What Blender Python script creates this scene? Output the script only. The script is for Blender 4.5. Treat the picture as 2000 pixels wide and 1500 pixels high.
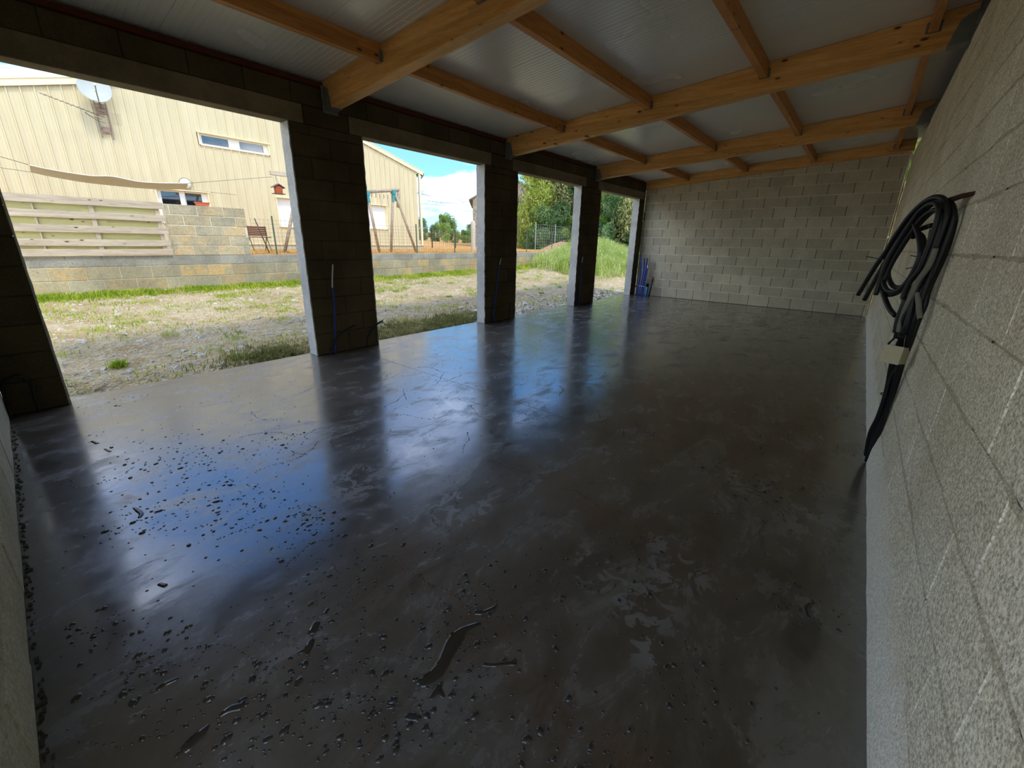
import bpy, bmesh, math, random
from mathutils import Vector, Matrix, noise
random.seed(7)
S = bpy.context.scene
C = S.collection
PI = math.pi
for o in list(bpy.data.objects): bpy.data.objects.remove(o)

# ------------------------------------------------------------------ camera
def cam_axes(rx, ry, rz):
    f = Vector((math.cos(rx)*math.cos(rz), math.cos(rx)*math.sin(rz), -math.sin(rx)))
    r = f.cross(Vector((0,0,1))).normalized(); u = r.cross(f)
    c, s = math.cos(ry), math.sin(ry)
    return f, c*r+s*u, -s*r+c*u
fw, rt, up = cam_axes(0.3096, 0.0183, 0.6919)
cd = bpy.data.cameras.new('camera'); cam = bpy.data.objects.new('camera', cd); C.objects.link(cam)
m = Matrix((rt, up, -fw)).transposed().to_4x4(); m.translation = (0, 0, 1.5662); cam.matrix_world = m
cd.sensor_fit = 'HORIZONTAL'; cd.sensor_width = 36; cd.lens = 797.447/2000*36
cd.shift_x = (1000-992.674)/2000; cd.shift_y = -(750-728.955)/2000; cd.clip_start = 0.02; cd.clip_end = 1000
S.camera = cam

# ------------------------------------------------------------------ view, sky, sun
vs = S.view_settings
vs.view_transform = 'Standard'; vs.look = 'None'; vs.gamma = 1; vs.use_curve_mapping = False
vs.exposure = 2.1
SKY_STRENGTH = 0.40
CLOUD_GAIN = 3.1
SUN_STRENGTH = 0.52

def NT(name):
    m = bpy.data.materials.new(name); m.use_nodes = True
    nt = m.node_tree; nt.nodes.clear(); return m, nt
class G:
    def __init__(s, nt): s.nt = nt
    def n(s, t, **kw):
        x = s.nt.nodes.new(t)
        for k, v in kw.items():
            if k.startswith('i_'): 
                key = k[2:]; key = int(key) if key.isdigit() else key.replace('_', ' ')
                x.inputs[key].default_value = v
            else: setattr(x, k, v)
        return x
    def l(s, a, b): s.nt.links.new(a, b)
    def inp(s, sock, v):
        if hasattr(v, 'is_linked') or hasattr(v, 'links'): s.nt.links.new(v, sock)
        else: sock.default_value = v
    def math(s, op, a, b=0.0, c=None, clamp=False):
        x = s.nt.nodes.new('ShaderNodeMath'); x.operation = op; x.use_clamp = clamp
        s.inp(x.inputs[0], a); s.inp(x.inputs[1], b)
        if c is not None: s.inp(x.inputs[2], c)
        return x.outputs[0]
    def vmath(s, op, a, b=(0,0,0)):
        x = s.nt.nodes.new('ShaderNodeVectorMath'); x.operation = op
        s.inp(x.inputs[0], a); s.inp(x.inputs[1], b); return x.outputs[0]
    def noise(s, vec, scale, detail=4, rough=.55, dist=0.0, out='Fac'):
        x = s.n('ShaderNodeTexNoise'); s.l(vec, x.inputs['Vector'])
        x.inputs['Scale'].default_value = scale; x.inputs['Detail'].default_value = detail
        x.inputs['Roughness'].default_value = rough; x.inputs['Distortion'].default_value = dist
        return x.outputs[out]
    def voro(s, vec, scale, feature='F1', out='Distance', rnd=1.0):
        x = s.n('ShaderNodeTexVoronoi'); x.feature = feature; s.l(vec, x.inputs['Vector'])
        x.inputs['Scale'].default_value = scale; x.inputs['Randomness'].default_value = rnd
        return x.outputs[out]
    def ramp(s, fac, stops, interp='LINEAR'):
        x = s.n('ShaderNodeValToRGB'); x.color_ramp.interpolation = interp
        e = x.color_ramp.elements
        while len(e) < len(stops): e.new(.5)
        for i, (p, c) in enumerate(stops):
            e[i].position = p
            e[i].color = c if not isinstance(c, (int, float)) else (c, c, c, 1)
        s.inp(x.inputs[0], fac); return x.outputs[0]
    def mr(s, v, a, b, c=0.0, d=1.0, smooth=False):
        x = s.n('ShaderNodeMapRange'); x.interpolation_type = 'SMOOTHSTEP' if smooth else 'LINEAR'
        s.inp(x.inputs[0], v)
        for i, q in zip((1,2,3,4), (a,b,c,d)): s.inp(x.inputs[i], q)
        return x.outputs[0]
    def mix(s, f, a, b, blend='MIX'):
        x = s.n('ShaderNodeMix'); x.data_type = 'RGBA'; x.blend_type = blend
        s.inp(x.inputs[0], f); s.inp(x.inputs[6], a); s.inp(x.inputs[7], b); return x.outputs[2]
    def scalev(s, vec, sc):
        return s.vmath('MULTIPLY', vec, sc)
    def bump(s, h, strength=.5, dist=.01, normal=None):
        x = s.n('ShaderNodeBump'); x.inputs['Strength'].default_value = strength
        x.inputs['Distance'].default_value = dist; s.l(h, x.inputs['Height'])
        if normal is not None: s.l(normal, x.inputs['Normal'])
        return x.outputs[0]
    def bsdf(s, col, rough=.8, normal=None, spec=.5, metal=0.0, ior=1.5, **kw):
        x = s.n('ShaderNodeBsdfPrincipled')
        s.inp(x.inputs['Base Color'], col); s.inp(x.inputs['Roughness'], rough)
        s.inp(x.inputs['Specular IOR Level'], spec); x.inputs['Metallic'].default_value = metal
        x.inputs['IOR'].default_value = ior
        for k, v in kw.items(): s.inp(x.inputs[k.replace('_', ' ')], v)
        if normal is not None: s.l(normal, x.inputs['Normal'])
        o = s.n('ShaderNodeOutputMaterial'); s.l(x.outputs[0], o.inputs[0]); return x
def build_split(b, name, mats, parent=None, smooth=False, groups=None):
    """one object per loose piece (or per run of vertices in groups)"""
    n = len(b.v); lab = list(range(n))
    def find(i):
        while lab[i] != i: lab[i] = lab[lab[i]]; i = lab[i]
        return i
    for q in b.f:
        for k in q[1:]: lab[find(k)] = find(q[0])
    comp = {}
    for fi, q in enumerate(b.f): comp.setdefault(find(q[0]), []).append(fi)
    out = []
    for fs in comp.values():
        c = MB(); used = sorted({i for fi in fs for i in b.f[fi]}); mp = {v: i for i, v in enumerate(used)}
        c.add([b.v[i] for i in used], [tuple(mp[i] for i in b.f[fi]) for fi in fs]); out.append(c.build(name, mats, parent, smooth))
    return out
def lin(r, g, b):
    f = lambda c: c/12.92 if c <= .04045 else ((c+.055)/1.055)**2.4
    return (f(r/255), f(g/255), f(b/255), 1)

w = bpy.data.worlds.new('sky'); S.world = w; w.use_nodes = True
nt = w.node_tree; nt.nodes.clear(); g = G(nt)
tc = g.n('ShaderNodeTexCoord').outputs['Generated']
sep = g.n('ShaderNodeSeparateXYZ'); g.l(tc, sep.inputs[0])
zz = g.math('MAXIMUM', sep.outputs[2], 0.0)
grad = g.ramp(zz, [(0.0, lin(196,228,248)), (.12, lin(140,205,248)), (.35, lin(88,158,238)), (1.0, lin(52,105,205))])
den = g.math('ADD', zz, 0.22)
cv = g.n('ShaderNodeCombineXYZ')
g.l(g.math('DIVIDE', sep.outputs[0], den), cv.inputs[0]); g.l(g.math('DIVIDE', sep.outputs[1], den), cv.inputs[1])
cvo = g.vmath('ADD', cv.outputs[0], (3.1, 1.7, 0.4))
n1 = g.noise(cvo, 1.15, 7, .55, .4)
n2 = g.noise(g.vmath('ADD', cvo, (9.0, 4.0, 2.0)), 2.6, 6, .6, .3)
cm = g.mr(n1, .44, .60, 0, 1, True)
shade = g.mr(n2, .35, .7, 0, 1)
ccol = g.mix(shade, lin(205,212,226), lin(255,254,252))
ccol = g.mix(g.mr(zz, 0, .25, .35, 0), ccol, lin(236,240,246))
ccol = g.vmath('MULTIPLY', ccol, (CLOUD_GAIN, CLOUD_GAIN, CLOUD_GAIN))
skyc = g.mix(g.math('MULTIPLY', cm, .93), grad, ccol)
# below the horizon: dull ground colour
skyc = g.mix(g.mr(sep.outputs[2], -.02, 0, 1, 0), skyc, lin(150,140,110))
bg = g.n('ShaderNodeBackground'); g.l(skyc, bg.inputs[0]); bg.inputs[1].default_value = SKY_STRENGTH
wo = g.n('ShaderNodeOutputWorld'); g.l(bg.outputs[0], wo.inputs[0])

sd = bpy.data.lights.new('sun', 'SUN'); sd.energy = SUN_STRENGTH; sd.angle = math.radians(11); sd.color = (1.0, .95, .84)
so = bpy.data.objects.new('sun', sd); C.objects.link(so)
sun_dir = Vector((0.10, -0.60, 0.95)).normalized()
so.rotation_euler = sun_dir.to_track_quat('Z', 'Y').to_euler(); so.location = sun_dir*40

# ------------------------------------------------------------------ mesh helpers
class MB:
    """collects geometry, then links it as one mesh object"""
    def __init__(s): s.v = []; s.f = []; s.mi = []
    def add(s, vs, fs, mi=0):
        b = len(s.v); s.v += [tuple(p) for p in vs]; s.f += [tuple(b+i for i in q) for q in fs]; s.mi += [mi]*len(fs)
    def box(s, x0, x1, y0, y1, z0, z1, mi=0, R=None, c=None):
        vs = [(x,y,z) for x in (x0,x1) for y in (y0,y1) for z in (z0,z1)]
        if R is not None:
            c = Vector(c or (0,0,0)); vs = [R @ (Vector(p)-c)+c for p in vs]
        s.add(vs, [(0,1,3,2),(4,6,7,5),(0,4,5,1),(2,3,7,6),(0,2,6,4),(1,5,7,3)], mi)
    def prism(s, poly, axis, a, b, mi=0):
        """poly: 2-D points (ccw) extruded along axis between a and b"""
        def P(p, t):
            q = list(p); q.insert(axis, t); return tuple(q)
        n = len(poly); vs = [P(p, a) for p in poly]+[P(p, b) for p in poly]
        fs = [tuple(range(n))[::-1], tuple(range(n, 2*n))]+[(i, (i+1)%n, n+(i+1)%n, n+i) for i in range(n)]
        s.add(vs, fs, mi)
    def tube(s, pts, rad, n=8, mi=0, cap=True, flat=1.0):
        pts = [Vector(p) for p in pts]; N = len(pts); rr = rad if isinstance(rad, (list, tuple)) else [rad]*N
        vs = []; nrm = None
        for i, p in enumerate(pts):
            t = (pts[min(i+1,N-1)]-pts[max(i-1,0)])
            t = t.normalized() if t.length > 1e-9 else Vector((0,0,1))
            if nrm is None:
                nrm = t.cross(Vector((0,0,1)) if abs(t.z) < .9 else Vector((1,0,0))).normalized()
            else:
                nrm = (nrm-t*nrm.dot(t)).normalized()
            bn = t.cross(nrm)
            for k in range(n):
                a = 2*PI*k/n; d = (nrm*math.cos(a)+bn*math.sin(a))*rr[i]; d.z *= flat if flat != 1 else 1
                vs.append(p+d)
        fs = [(i*n+k, i*n+(k+1)%n, (i+1)*n+(k+1)%n, (i+1)*n+k) for i in range(N-1) for k in range(n)]
        if cap: fs += [tuple(range(n))[::-1], tuple(range((N-1)*n, N*n))]
        s.add(vs, fs, mi)
    def lathe(s, prof, c=(0,0,0), n=20, mi=0, M=None):
        vs = []
        for r, z in prof:
            for k in range(n):
                a = 2*PI*k/n; p = Vector((r*math.cos(a), r*math.sin(a), z))
                vs.append((M @ p if M else p)+Vector(c))
        fs = [(i*n+k, i*n+(k+1)%n, (i+1)*n+(k+1)%n, (i+1)*n+k) for i in range(len(prof)-1) for k in range(n)]
        s.add(vs, fs, mi)
    def mesh(s, name, mats, smooth=False):
        me = bpy.data.meshes.new(name); me.from_pydata(s.v, [], s.f)
        for m in (mats if isinstance(mats, (list, tuple)) else [mats]): me.materials.append(m)
        me.polygons.foreach_set('material_index', s.mi)
        if smooth: me.polygons.foreach_set('use_smooth', [True]*len(s.f))
        me.update(); return me
    def build(s, name, mats, parent=None, smooth=False, loc=None):
        me = s.mesh(name, mats, smooth); return link(name, me, parent, loc)
def link(name, me, parent=None, loc=None, rotz=0):
    o = bpy.data.objects.new(name, me); C.objects.link(o)
    if loc is not None: o.location = loc
    if rotz: o.rotation_euler = (0,0,rotz)
    if parent is not None: o.parent = parent
    return o
def tag(o, label, cat, group=None):
    o['label'] = label; o['category'] = cat
    if group: o['group'] = group
    return o
def thing(name, label, cat, loc=(0,0,0), group=None, rotz=0):
    return tag(link(name, None, None, loc, rotz), label, cat, group)
def struct(name, loc=(0,0,0)):
    o = link(name, None, None, loc); o['kind'] = 'structure'; return o
def spline(pts, n=6):
    """Catmull-Rom through pts"""
    P = [Vector(p) for p in pts]; out = []
    if len(P) < 3: return P
    for i in range(len(P)-1):
        a = P[max(i-1,0)]; b = P[i]; c = P[i+1]; d = P[min(i+2,len(P)-1)]
        for k in range(n):
            t = k/n
            out.append(.5*((2*b)+(c-a)*t+(2*a-5*b+4*c-d)*t*t+(3*b-a-3*c+d)*t*t*t))
    out.append(P[-1]); return out

# ------------------------------------------------------------------ materials
def pos(g): return g.n('ShaderNodeNewGeometry').outputs['Position']
def objc(g): return g.n('ShaderNodeTexCoord').outputs['Object']
def rnd(g): return g.n('ShaderNodeObjectInfo').outputs['Random']

def mat_block(name, c1, c2, speck=.35, var=.12, scale=90, bump=.5, dirty=0.0, pits=.4, skirt=None, tint=None):
    m, nt = NT(name); g = G(nt); p = pos(g)
    n = g.noise(p, 2.2, 5, .6); f = g.noise(p, scale, 3, .6); k = g.noise(p, scale*3, 2, .5)
    col = g.mix(g.mr(n, .35, .65), c1, c2)
    if tint: col = g.mix(g.math('MULTIPLY', g.mr(g.math('FRACT', g.math('MULTIPLY', rnd(g), 7.3)), .35, .8, 0, 1), g.mr(g.noise(p, 5, 4, .6), .40, .60, .1, .85)), col, tint)
    if skirt:
        sp_ = g.n('ShaderNodeSeparateXYZ'); g.l(p, sp_.inputs[0])
        hz = g.math('SUBTRACT', sp_.outputs[2], g.math('MULTIPLY', g.noise(g.vmath('MULTIPLY', p, (1,1,.6)), 3.2, 6, .7), .42))
        col = g.mix(g.mr(hz, -.02, .13, .9, 0, True), col, skirt)
    rv = g.mr(rnd(g), 0, 1, 1-var, 1+var)
    sp = g.mr(f, .3, .7, 1-speck, 1+speck)
    sp = g.math('MULTIPLY', sp, g.mr(k, .3, .7, .88, 1.12))
    sp = g.math('MULTIPLY', sp, rv)
    pit = g.mr(g.voro(p, scale*.55), .0, .22, 1-pits, 1.0)
    sp = g.math('MULTIPLY', sp, pit)
    col = g.mix(1.0, col, g.n_comb(sp) , 'MULTIPLY')
    if dirty:
        d = g.mr(g.noise(p, .9, 6, .7, .6), .45, .7, 0, dirty)
        col = g.mix(d, col, lin(70,62,48))
    h = g.math('ADD', g.math('MULTIPLY', f, .7), g.math('MULTIPLY', pit, .6))
    g.bsdf(col, .92, g.bump(h, bump, .006), spec=.2); return m
def n_comb(s, v):
    x = s.n('ShaderNodeCombineColor'); 
    for i in range(3): s.inp(x.inputs[i], v)
    return x.outputs[0]
G.n_comb = n_comb

def simple(name, col, rough=.6, spec=.5, metal=0, var=.1, scale=30, bump=.1, **kw):
    m, nt = NT(name); g = G(nt); p = pos(g)
    n = g.noise(p, scale, 4, .6)
    c = g.mix(1.0, col, g.n_comb(g.mr(n, .3, .7, 1-var, 1+var)), 'MULTIPLY')
    g.bsdf(c, rough, g.bump(n, bump, .003), spec=spec, metal=metal, **kw); return m

M = {}
M['block_back'] = mat_block('block_back', lin(206,200,178), lin(188,182,160), .16, .10, 60, .4)
M['block_right'] = mat_block('block_right', lin(238,232,210), lin(220,212,186), .50, .05, 105, 1.0, pits=.65, skirt=lin(236,234,220))
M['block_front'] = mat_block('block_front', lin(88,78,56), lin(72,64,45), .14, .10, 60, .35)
M['block_near'] = mat_block('block_near', lin(200,193,168), lin(184,176,150), .25, .06, 60, .6)
M['mortar_light'] = mat_block('mortar_light', lin(232,227,210), lin(212,206,188), .15, .05, 70, .4)
M['mortar_dark'] = mat_block('mortar_dark', lin(80,74,60), lin(60,55,44), .2, .05, 70, .4)
M['mortar_right'] = mat_block('mortar_right', lin(206,198,174), lin(188,180,154), .45, .03, 105, .8, pits=.5, skirt=lin(236,234,220))
M['render_pale'] = mat_block('render_pale', lin(206,206,198), lin(178,180,176), .10, .05, 25, .35, pits=.15)
M['lintel'] = mat_block('lintel', lin(140,128,104), lin(118,107,86), .08, .05, 40, .2, dirty=.25, pits=.1)
M['base_render'] = mat_block('base_render', lin(238,232,210), lin(220,212,186), .30, .05, 105, .6, pits=.35, skirt=lin(236,234,220))
M['yard_grey'] = mat_block('yard_grey', lin(176,172,156), lin(150,147,132), .14, .10, 30, .4, dirty=.3)
M['yard_tan'] = mat_block('yard_tan', lin(186,176,142), lin(166,158,130), .14, .12, 24, .4, dirty=.3, tint=lin(214,180,120))
M['yard_panel'] = mat_block('yard_panel', lin(190,180,148), lin(168,162,138), .14, .10, 24, .4, dirty=.3, tint=lin(206,180,132))
M['yard_mortar'] = mat_block('yard_mortar', lin(226,218,192), lin(206,196,168), .12, .05, 30, .3)
M['plinth'] = simple('plinth', lin(190,182,158), .9, .2, scale=8)

def mat_wood(name, c1, c2, cd, knot=True, axis=1, scale=1.0):
    m, nt = NT(name); g = G(nt); p = objc(g)
    st = {0: (1.2, 14, 14), 1: (14, 1.2, 14), 2: (14, 14, 1.2)}[axis]
    q = g.vmath('ADD', g.scalev(p, st), (0,0,0))
    oi = g.math('MULTIPLY', rnd(g), 37.0)
    off = g.n('ShaderNodeCombineXYZ'); g.l(oi, off.inputs[0]); g.l(oi, off.inputs[1]); g.l(oi, off.inputs[2])
    q = g.vmath('ADD', q, off.outputs[0])
    n = g.noise(q, 1.6*scale, 5, .6, .8); fine = g.noise(q, 9*scale, 3, .6)
    # laminations ~45 mm
    sep = g.n('ShaderNodeSeparateXYZ'); g.l(p, sep.inputs[0])
    lam = g.math('FLOOR', g.math('DIVIDE', sep.outputs[2], .045))
    wn = g.n('ShaderNodeTexWhiteNoise'); wn.noise_dimensions = '2D'
    cb = g.n('ShaderNodeCombineXYZ'); g.l(lam, cb.inputs[0])
    seg = g.math('FLOOR', g.math('DIVIDE', g.math('ADD', sep.outputs[axis], g.math('MULTIPLY', lam, .73)), 1.3)); g.l(seg, cb.inputs[1])
    g.l(cb.outputs[0], wn.inputs['Vector'])
    col = g.mix(g.mr(n, .32, .68), c1, c2)
    col = g.mix(1.0, col, g.n_comb(g.mr(wn.outputs[0], 0, 1, .88, 1.12)), 'MULTIPLY')
    col = g.mix(1.0, col, g.n_comb(g.mr(fine, .3, .7, .90, 1.08)), 'MULTIPLY')
    if knot:
        kst = {0: (5, 1.5, 12), 1: (1.5, 5, 12), 2: (12, 12, 5)}[axis]
        kq = g.vmath('ADD', g.scalev(p, kst), off.outputs[0])
        x = g.n('ShaderNodeTexVoronoi'); g.l(kq, x.inputs['Vector']); x.inputs['Scale'].default_value = 1.0
        sepc = g.n('ShaderNodeSeparateColor'); g.l(x.outputs['Color'], sepc.inputs[0])
        siz = g.mr(sepc.outputs[0], .34, 1.0, 0.04, .15)
        d = g.math('SUBTRACT', x.outputs['Distance'], siz)
        k = g.mr(d, -.02, .03, 1, 0, True)
        halo = g.mr(d, .0, .16, .35, 0, True)
        col = g.mix(g.math('MULTIPLY', halo, g.mr(sepc.outputs[0], .34, .38, 0, 1)), col, cd)
        col = g.mix(g.math('MULTIPLY', k, g.mr(sepc.outputs[0], .34, .38, 0, .85)), col, lin(58,28,8))
    g.bsdf(col, .55, g.bump(g.math('ADD', n, fine), .25, .002), spec=.4); return m
M['glulam'] = mat_wood('glulam', lin(232,182,112), lin(212,152,80), lin(164,104,44), True, 1)
M['purlin'] = mat_wood('purlin', lin(206,146,80), lin(182,120,58), lin(134,82,34), True, 0)
M['fence_wood'] = mat_wood('fence_wood', lin(206,192,166), lin(176,160,134), lin(140,122,98), True, 0)
M['fence_wood_green'] = mat_wood('fence_wood_green', lin(206,204,120), lin(214,200,160), lin(150,150,80), True, 0)
M['plate_wood'] = simple('plate_wood', lin(92,48,26), .8, .2)
M['weathered_post'] = mat_wood('weathered_post', lin(190,172,146), lin(156,138,112), lin(120,100,80), False, 2)
M['hanger'] = simple('hanger', lin(128,132,126), .5, .5, .35, .15, 20)

# ceiling sheet: satin pale grey lacquered steel
m, nt = NT('ceiling_sheet'); g = G(nt); p = pos(g)
n = g.noise(p, 1.5, 3, .5)
g.bsdf(g.mix(n, lin(218,216,206), lin(210,208,198)), g.mr(g.noise(p, 1.2, 2, .5), .3, .7, .24, .28), spec=.8); M['ceiling_sheet'] = m

# wet, power-floated concrete
HOSES = {'a': (0.0145, [(4.019, -0.027, 1.242), (3.902, -0.074, 1.443), (3.83, -0.103, 1.537), (3.761, -0.131, 1.656), (3.677, -0.164, 1.761), (3.586, -0.2, 1.828), (3.499, -0.235, 1.855), (3.42, -0.267, 1.842), (3.37, -0.287, 1.804), (3.338, -0.3, 1.739), (3.338, -0.3, 1.647), (3.349, -0.296, 1.534), (3.369, -0.287, 1.42), (3.397, -0.276, 1.301), (3.391, -0.279, 1.205), (3.452, -0.284, 1.031), (3.57, -0.286, 0.864), (3.666, -0.31, 0.648), (3.778, -0.319, 0.432), (3.891, -0.314, 0.244), (3.953, -0.334, 0.049)]), 'b': (0.0145, [(3.966, -0.069, 1.214), (3.887, -0.1, 1.383), (3.836, -0.121, 1.495), (3.766, -0.149, 1.646), (3.667, -0.188, 1.75), (3.579, -0.223, 1.817), (3.504, -0.253, 1.837), (3.428, -0.284, 1.817), (3.374, -0.305, 1.77), (3.361, -0.311, 1.69), (3.36, -0.311, 1.583), (3.379, -0.303, 1.471), (3.395, -0.297, 1.373), (3.385, -0.301, 1.295), (3.396, -0.296, 1.221), (3.439, -0.297, 1.066), (3.536, -0.301, 0.923), (3.657, -0.315, 0.696), (3.743, -0.327, 0.512), (3.856, -0.333, 0.283), (3.933, -0.351, 0.043)]), 'c': (0.0135, [(3.723, -0.116, 1.274), (3.722, -0.116, 1.392), (3.695, -0.127, 1.504), (3.656, -0.143, 1.585), (3.592, -0.168, 1.69), (3.523, -0.196, 1.783), (3.434, -0.231, 1.819), (3.37, -0.257, 1.797), (3.344, -0.267, 1.732), (3.342, -0.268, 1.647), (3.347, -0.266, 1.56), (3.366, -0.259, 1.456), (3.412, -0.24, 1.382), (3.432, -0.232, 1.298), (3.407, -0.242, 1.272), (3.418, -0.238, 1.174), (3.426, -0.245, 1.083)]), 'd': (0.0145, [(3.621, -0.172, 1.682), (3.67, -0.152, 1.615), (3.703, -0.139, 1.524), (3.723, -0.131, 1.42), (3.709, -0.136, 1.357), (3.629, -0.168, 1.312), (3.523, -0.211, 1.329), (3.452, -0.239, 1.413), (3.424, -0.25, 1.522), (3.451, -0.24, 1.59), (3.508, -0.217, 1.66), (3.578, -0.189, 1.722)]), 'e': (0.0145, [(3.661, -0.186, 1.664), (3.599, -0.211, 1.667), (3.525, -0.24, 1.642), (3.478, -0.259, 1.577), (3.469, -0.262, 1.485), (3.515, -0.244, 1.377), (3.611, -0.206, 1.301), (3.722, -0.161, 1.283), (3.802, -0.129, 1.324), (3.825, -0.12, 1.404), (3.804, -0.128, 1.512), (3.747, -0.151, 1.616), (3.673, -0.181, 1.654), (3.602, -0.209, 1.643)]), 'f': (0.0145, [(3.501, -0.265, 1.704), (3.581, -0.233, 1.69), (3.664, -0.2, 1.669), (3.741, -0.168, 1.641), (3.8, -0.145, 1.565), (3.802, -0.144, 1.46), (3.776, -0.155, 1.392), (3.682, -0.192, 1.337), (3.566, -0.239, 1.348)]), 'g': (0.0145, [(3.677, -0.154, 1.292), (3.683, -0.152, 1.286), (3.622, -0.176, 1.238), (3.561, -0.201, 1.199), (3.495, -0.227, 1.175)]), 'h': (0.0135, [(3.302, -0.294, 1.578), (3.315, -0.289, 1.481), (3.365, -0.269, 1.396), (3.384, -0.261, 1.3), (3.391, -0.259, 1.268), (3.416, -0.249, 1.176), (3.413, -0.26, 1.087)]), 'i': (0.014, [(3.366, -0.31, 1.574), (3.361, -0.313, 1.481), (3.365, -0.311, 1.376), (3.368, -0.31, 1.297), (3.372, -0.308, 1.254), (3.388, -0.302, 1.149), (3.45, -0.305, 1.035), (3.523, -0.318, 0.896), (3.606, -0.336, 0.714), (3.711, -0.346, 0.508), (3.82, -0.353, 0.282), (3.912, -0.361, 0.066)]), 'j': (0.0145, [(3.41, -0.266, 1.679), (3.398, -0.271, 1.613), (3.388, -0.275, 1.524), (3.393, -0.273, 1.432), (3.398, -0.271, 1.338), (3.38, -0.278, 1.25), (3.375, -0.28, 1.126), (3.474, -0.281, 0.995)]), 'stub': (0.013, [(3.379, -0.283, 1.329), (3.342, -0.298, 1.277), (3.314, -0.309, 1.232), (3.286, -0.321, 1.193)]), 'cable': (0.006, [(3.398, -0.245, 1.08), (3.421, -0.248, 1.046), (3.488, -0.236, 0.993), (3.466, -0.26, 0.961), (3.45, -0.288, 0.914), (3.459, -0.302, 0.866), (3.528, -0.295, 0.792), (3.577, -0.299, 0.712), (3.63, -0.308, 0.613)]), 'peg': (0.011, [(3.429, -0.293, 1.829), (3.398, -0.306, 1.843), (3.368, -0.318, 1.856), (3.358, -0.322, 1.879)]), 'k': (0.0145, [(3.83, -0.133, 1.517), (3.761, -0.161, 1.636), (3.677, -0.194, 1.741), (3.586, -0.23, 1.808), (3.499, -0.265, 1.835), (3.42, -0.297, 1.822), (3.37, -0.317, 1.784), (3.338, -0.33, 1.719), (3.338, -0.33, 1.627), (3.349, -0.326, 1.514), (3.369, -0.317, 1.4), (3.397, -0.306, 1.281), (3.391, -0.309, 1.185), (3.452, -0.314, 1.011), (3.57, -0.316, 0.844), (3.666, -0.34, 0.628), (3.778, -0.346, 0.412), (3.891, -0.344, 0.224), (3.953, -0.346, 0.029)]), 'l': (0.0145, [(3.836, -0.151, 1.46), (3.766, -0.179, 1.611), (3.667, -0.218, 1.715), (3.579, -0.253, 1.782), (3.504, -0.283, 1.802), (3.428, -0.314, 1.782), (3.374, -0.335, 1.735), (3.361, -0.341, 1.655), (3.36, -0.341, 1.548), (3.379, -0.333, 1.436), (3.395, -0.327, 1.338), (3.385, -0.331, 1.26), (3.396, -0.326, 1.186), (3.439, -0.327, 1.031), (3.536, -0.331, 0.888), (3.657, -0.345, 0.661), (3.743, -0.346, 0.477), (3.856, -0.346, 0.248), (3.933, -0.346, 0.008)]), 'm': (0.0135, [(3.722, -0.136, 1.357), (3.695, -0.147, 1.469), (3.656, -0.163, 1.55), (3.592, -0.188, 1.655), (3.523, -0.216, 1.748), (3.434, -0.251, 1.784), (3.37, -0.277, 1.762), (3.344, -0.287, 1.697), (3.342, -0.288, 1.612), (3.347, -0.286, 1.525), (3.366, -0.279, 1.421), (3.412, -0.26, 1.347), (3.432, -0.252, 1.263), (3.407, -0.262, 1.237), (3.418, -0.258, 1.139), (3.426, -0.265, 1.048)]), 'tie1': (0.004, [(4.009, -0.016, 1.516), (3.869, -0.072, 1.506), (3.777, -0.109, 1.504)]), 'tie2': (0.004, [(3.492, -0.213, 1.534), (3.437, -0.235, 1.531), (3.349, -0.27, 1.529)]), 'tie3': (0.004, [(3.497, -0.211, 1.458), (3.457, -0.227, 1.465), (3.414, -0.244, 1.472)])}
PUDDLES = [[(0.658, 0.926, 0.0209), (0.703, 0.915, 0.0291), (0.763, 0.931, 0.0259), (0.815, 0.952, 0.0309), (0.862, 0.966, 0.0337), (0.912, 0.963, 0.0195), (0.967, 0.94, 0.0113)], [(0.853, 0.804, 0.0081), (0.876, 0.771, 0.0067), (0.906, 0.743, 0.0071), (0.933, 0.714, 0.0092)], [(0.642, 0.863, 0.0092), (0.664, 0.864, 0.0152), (0.686, 0.872, 0.0113)], [(0.674, 0.858, 0.0131), (0.672, 0.833, 0.0071)], [(1.002, 0.99, 0.0138), (1.024, 0.964, 0.0113), (1.07, 0.944, 0.0113)], [(0.136, 1.368, 0.0088), (0.162, 1.365, 0.0127), (0.185, 1.349, 0.0159), (0.2, 1.356, 0.0074)], [(0.033, 1.343, 0.0181), (0.053, 1.347, 0.0202), (0.076, 1.354, 0.0167), (0.093, 1.363, 0.0067)], [(0.489, 1.445, 0.0191), (0.514, 1.468, 0.0174)], [(0.428, 1.364, 0.0085), (0.448, 1.388, 0.0163), (0.467, 1.407, 0.0124)], [(0.762, 1.023, 0.0145)], [(0.895, 0.883, 0.017)], [(0.546, 0.879, 0.0089), (0.558, 0.863, 0.0156), (0.572, 0.842, 0.0074)], [(0.476, 0.842, 0.0103), (0.468, 0.839, 0.0085)], [(0.344, 1.269, 0.0053), (0.359, 1.281, 0.0152), (0.369, 1.291, 0.0074)], [(0.401, 1.327, 0.0138), (0.409, 1.336, 0.0096)], [(0.204, 1.171, 0.0117), (0.216, 1.168, 0.0085)], [(0.564, 1.488, 0.0088), (0.582, 1.499, 0.0092)], [(0.176, 3.062, 0.0074), (0.186, 3.006, 0.012), (0.192, 2.956, 0.0117), (0.18, 2.927, 0.0103)], [(0.135, 2.227, 0.0096), (0.149, 2.198, 0.0117)], [(0.136, 4.405, 0.0103), (0.157, 4.33, 0.012)], [(0.181, 4.164, 0.0074), (0.2, 4.083, 0.0092)], [(1.954, -0.148, 0.0092), (1.996, -0.135, 0.0117), (2.042, -0.146, 0.0096)], [(0.004, 1.338, 0.006), (0.011, 1.342, 0.0067)], [(0.017, 1.637, 0.0092), (0.04, 1.638, 0.0092), (0.068, 1.63, 0.0074)]]
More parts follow.
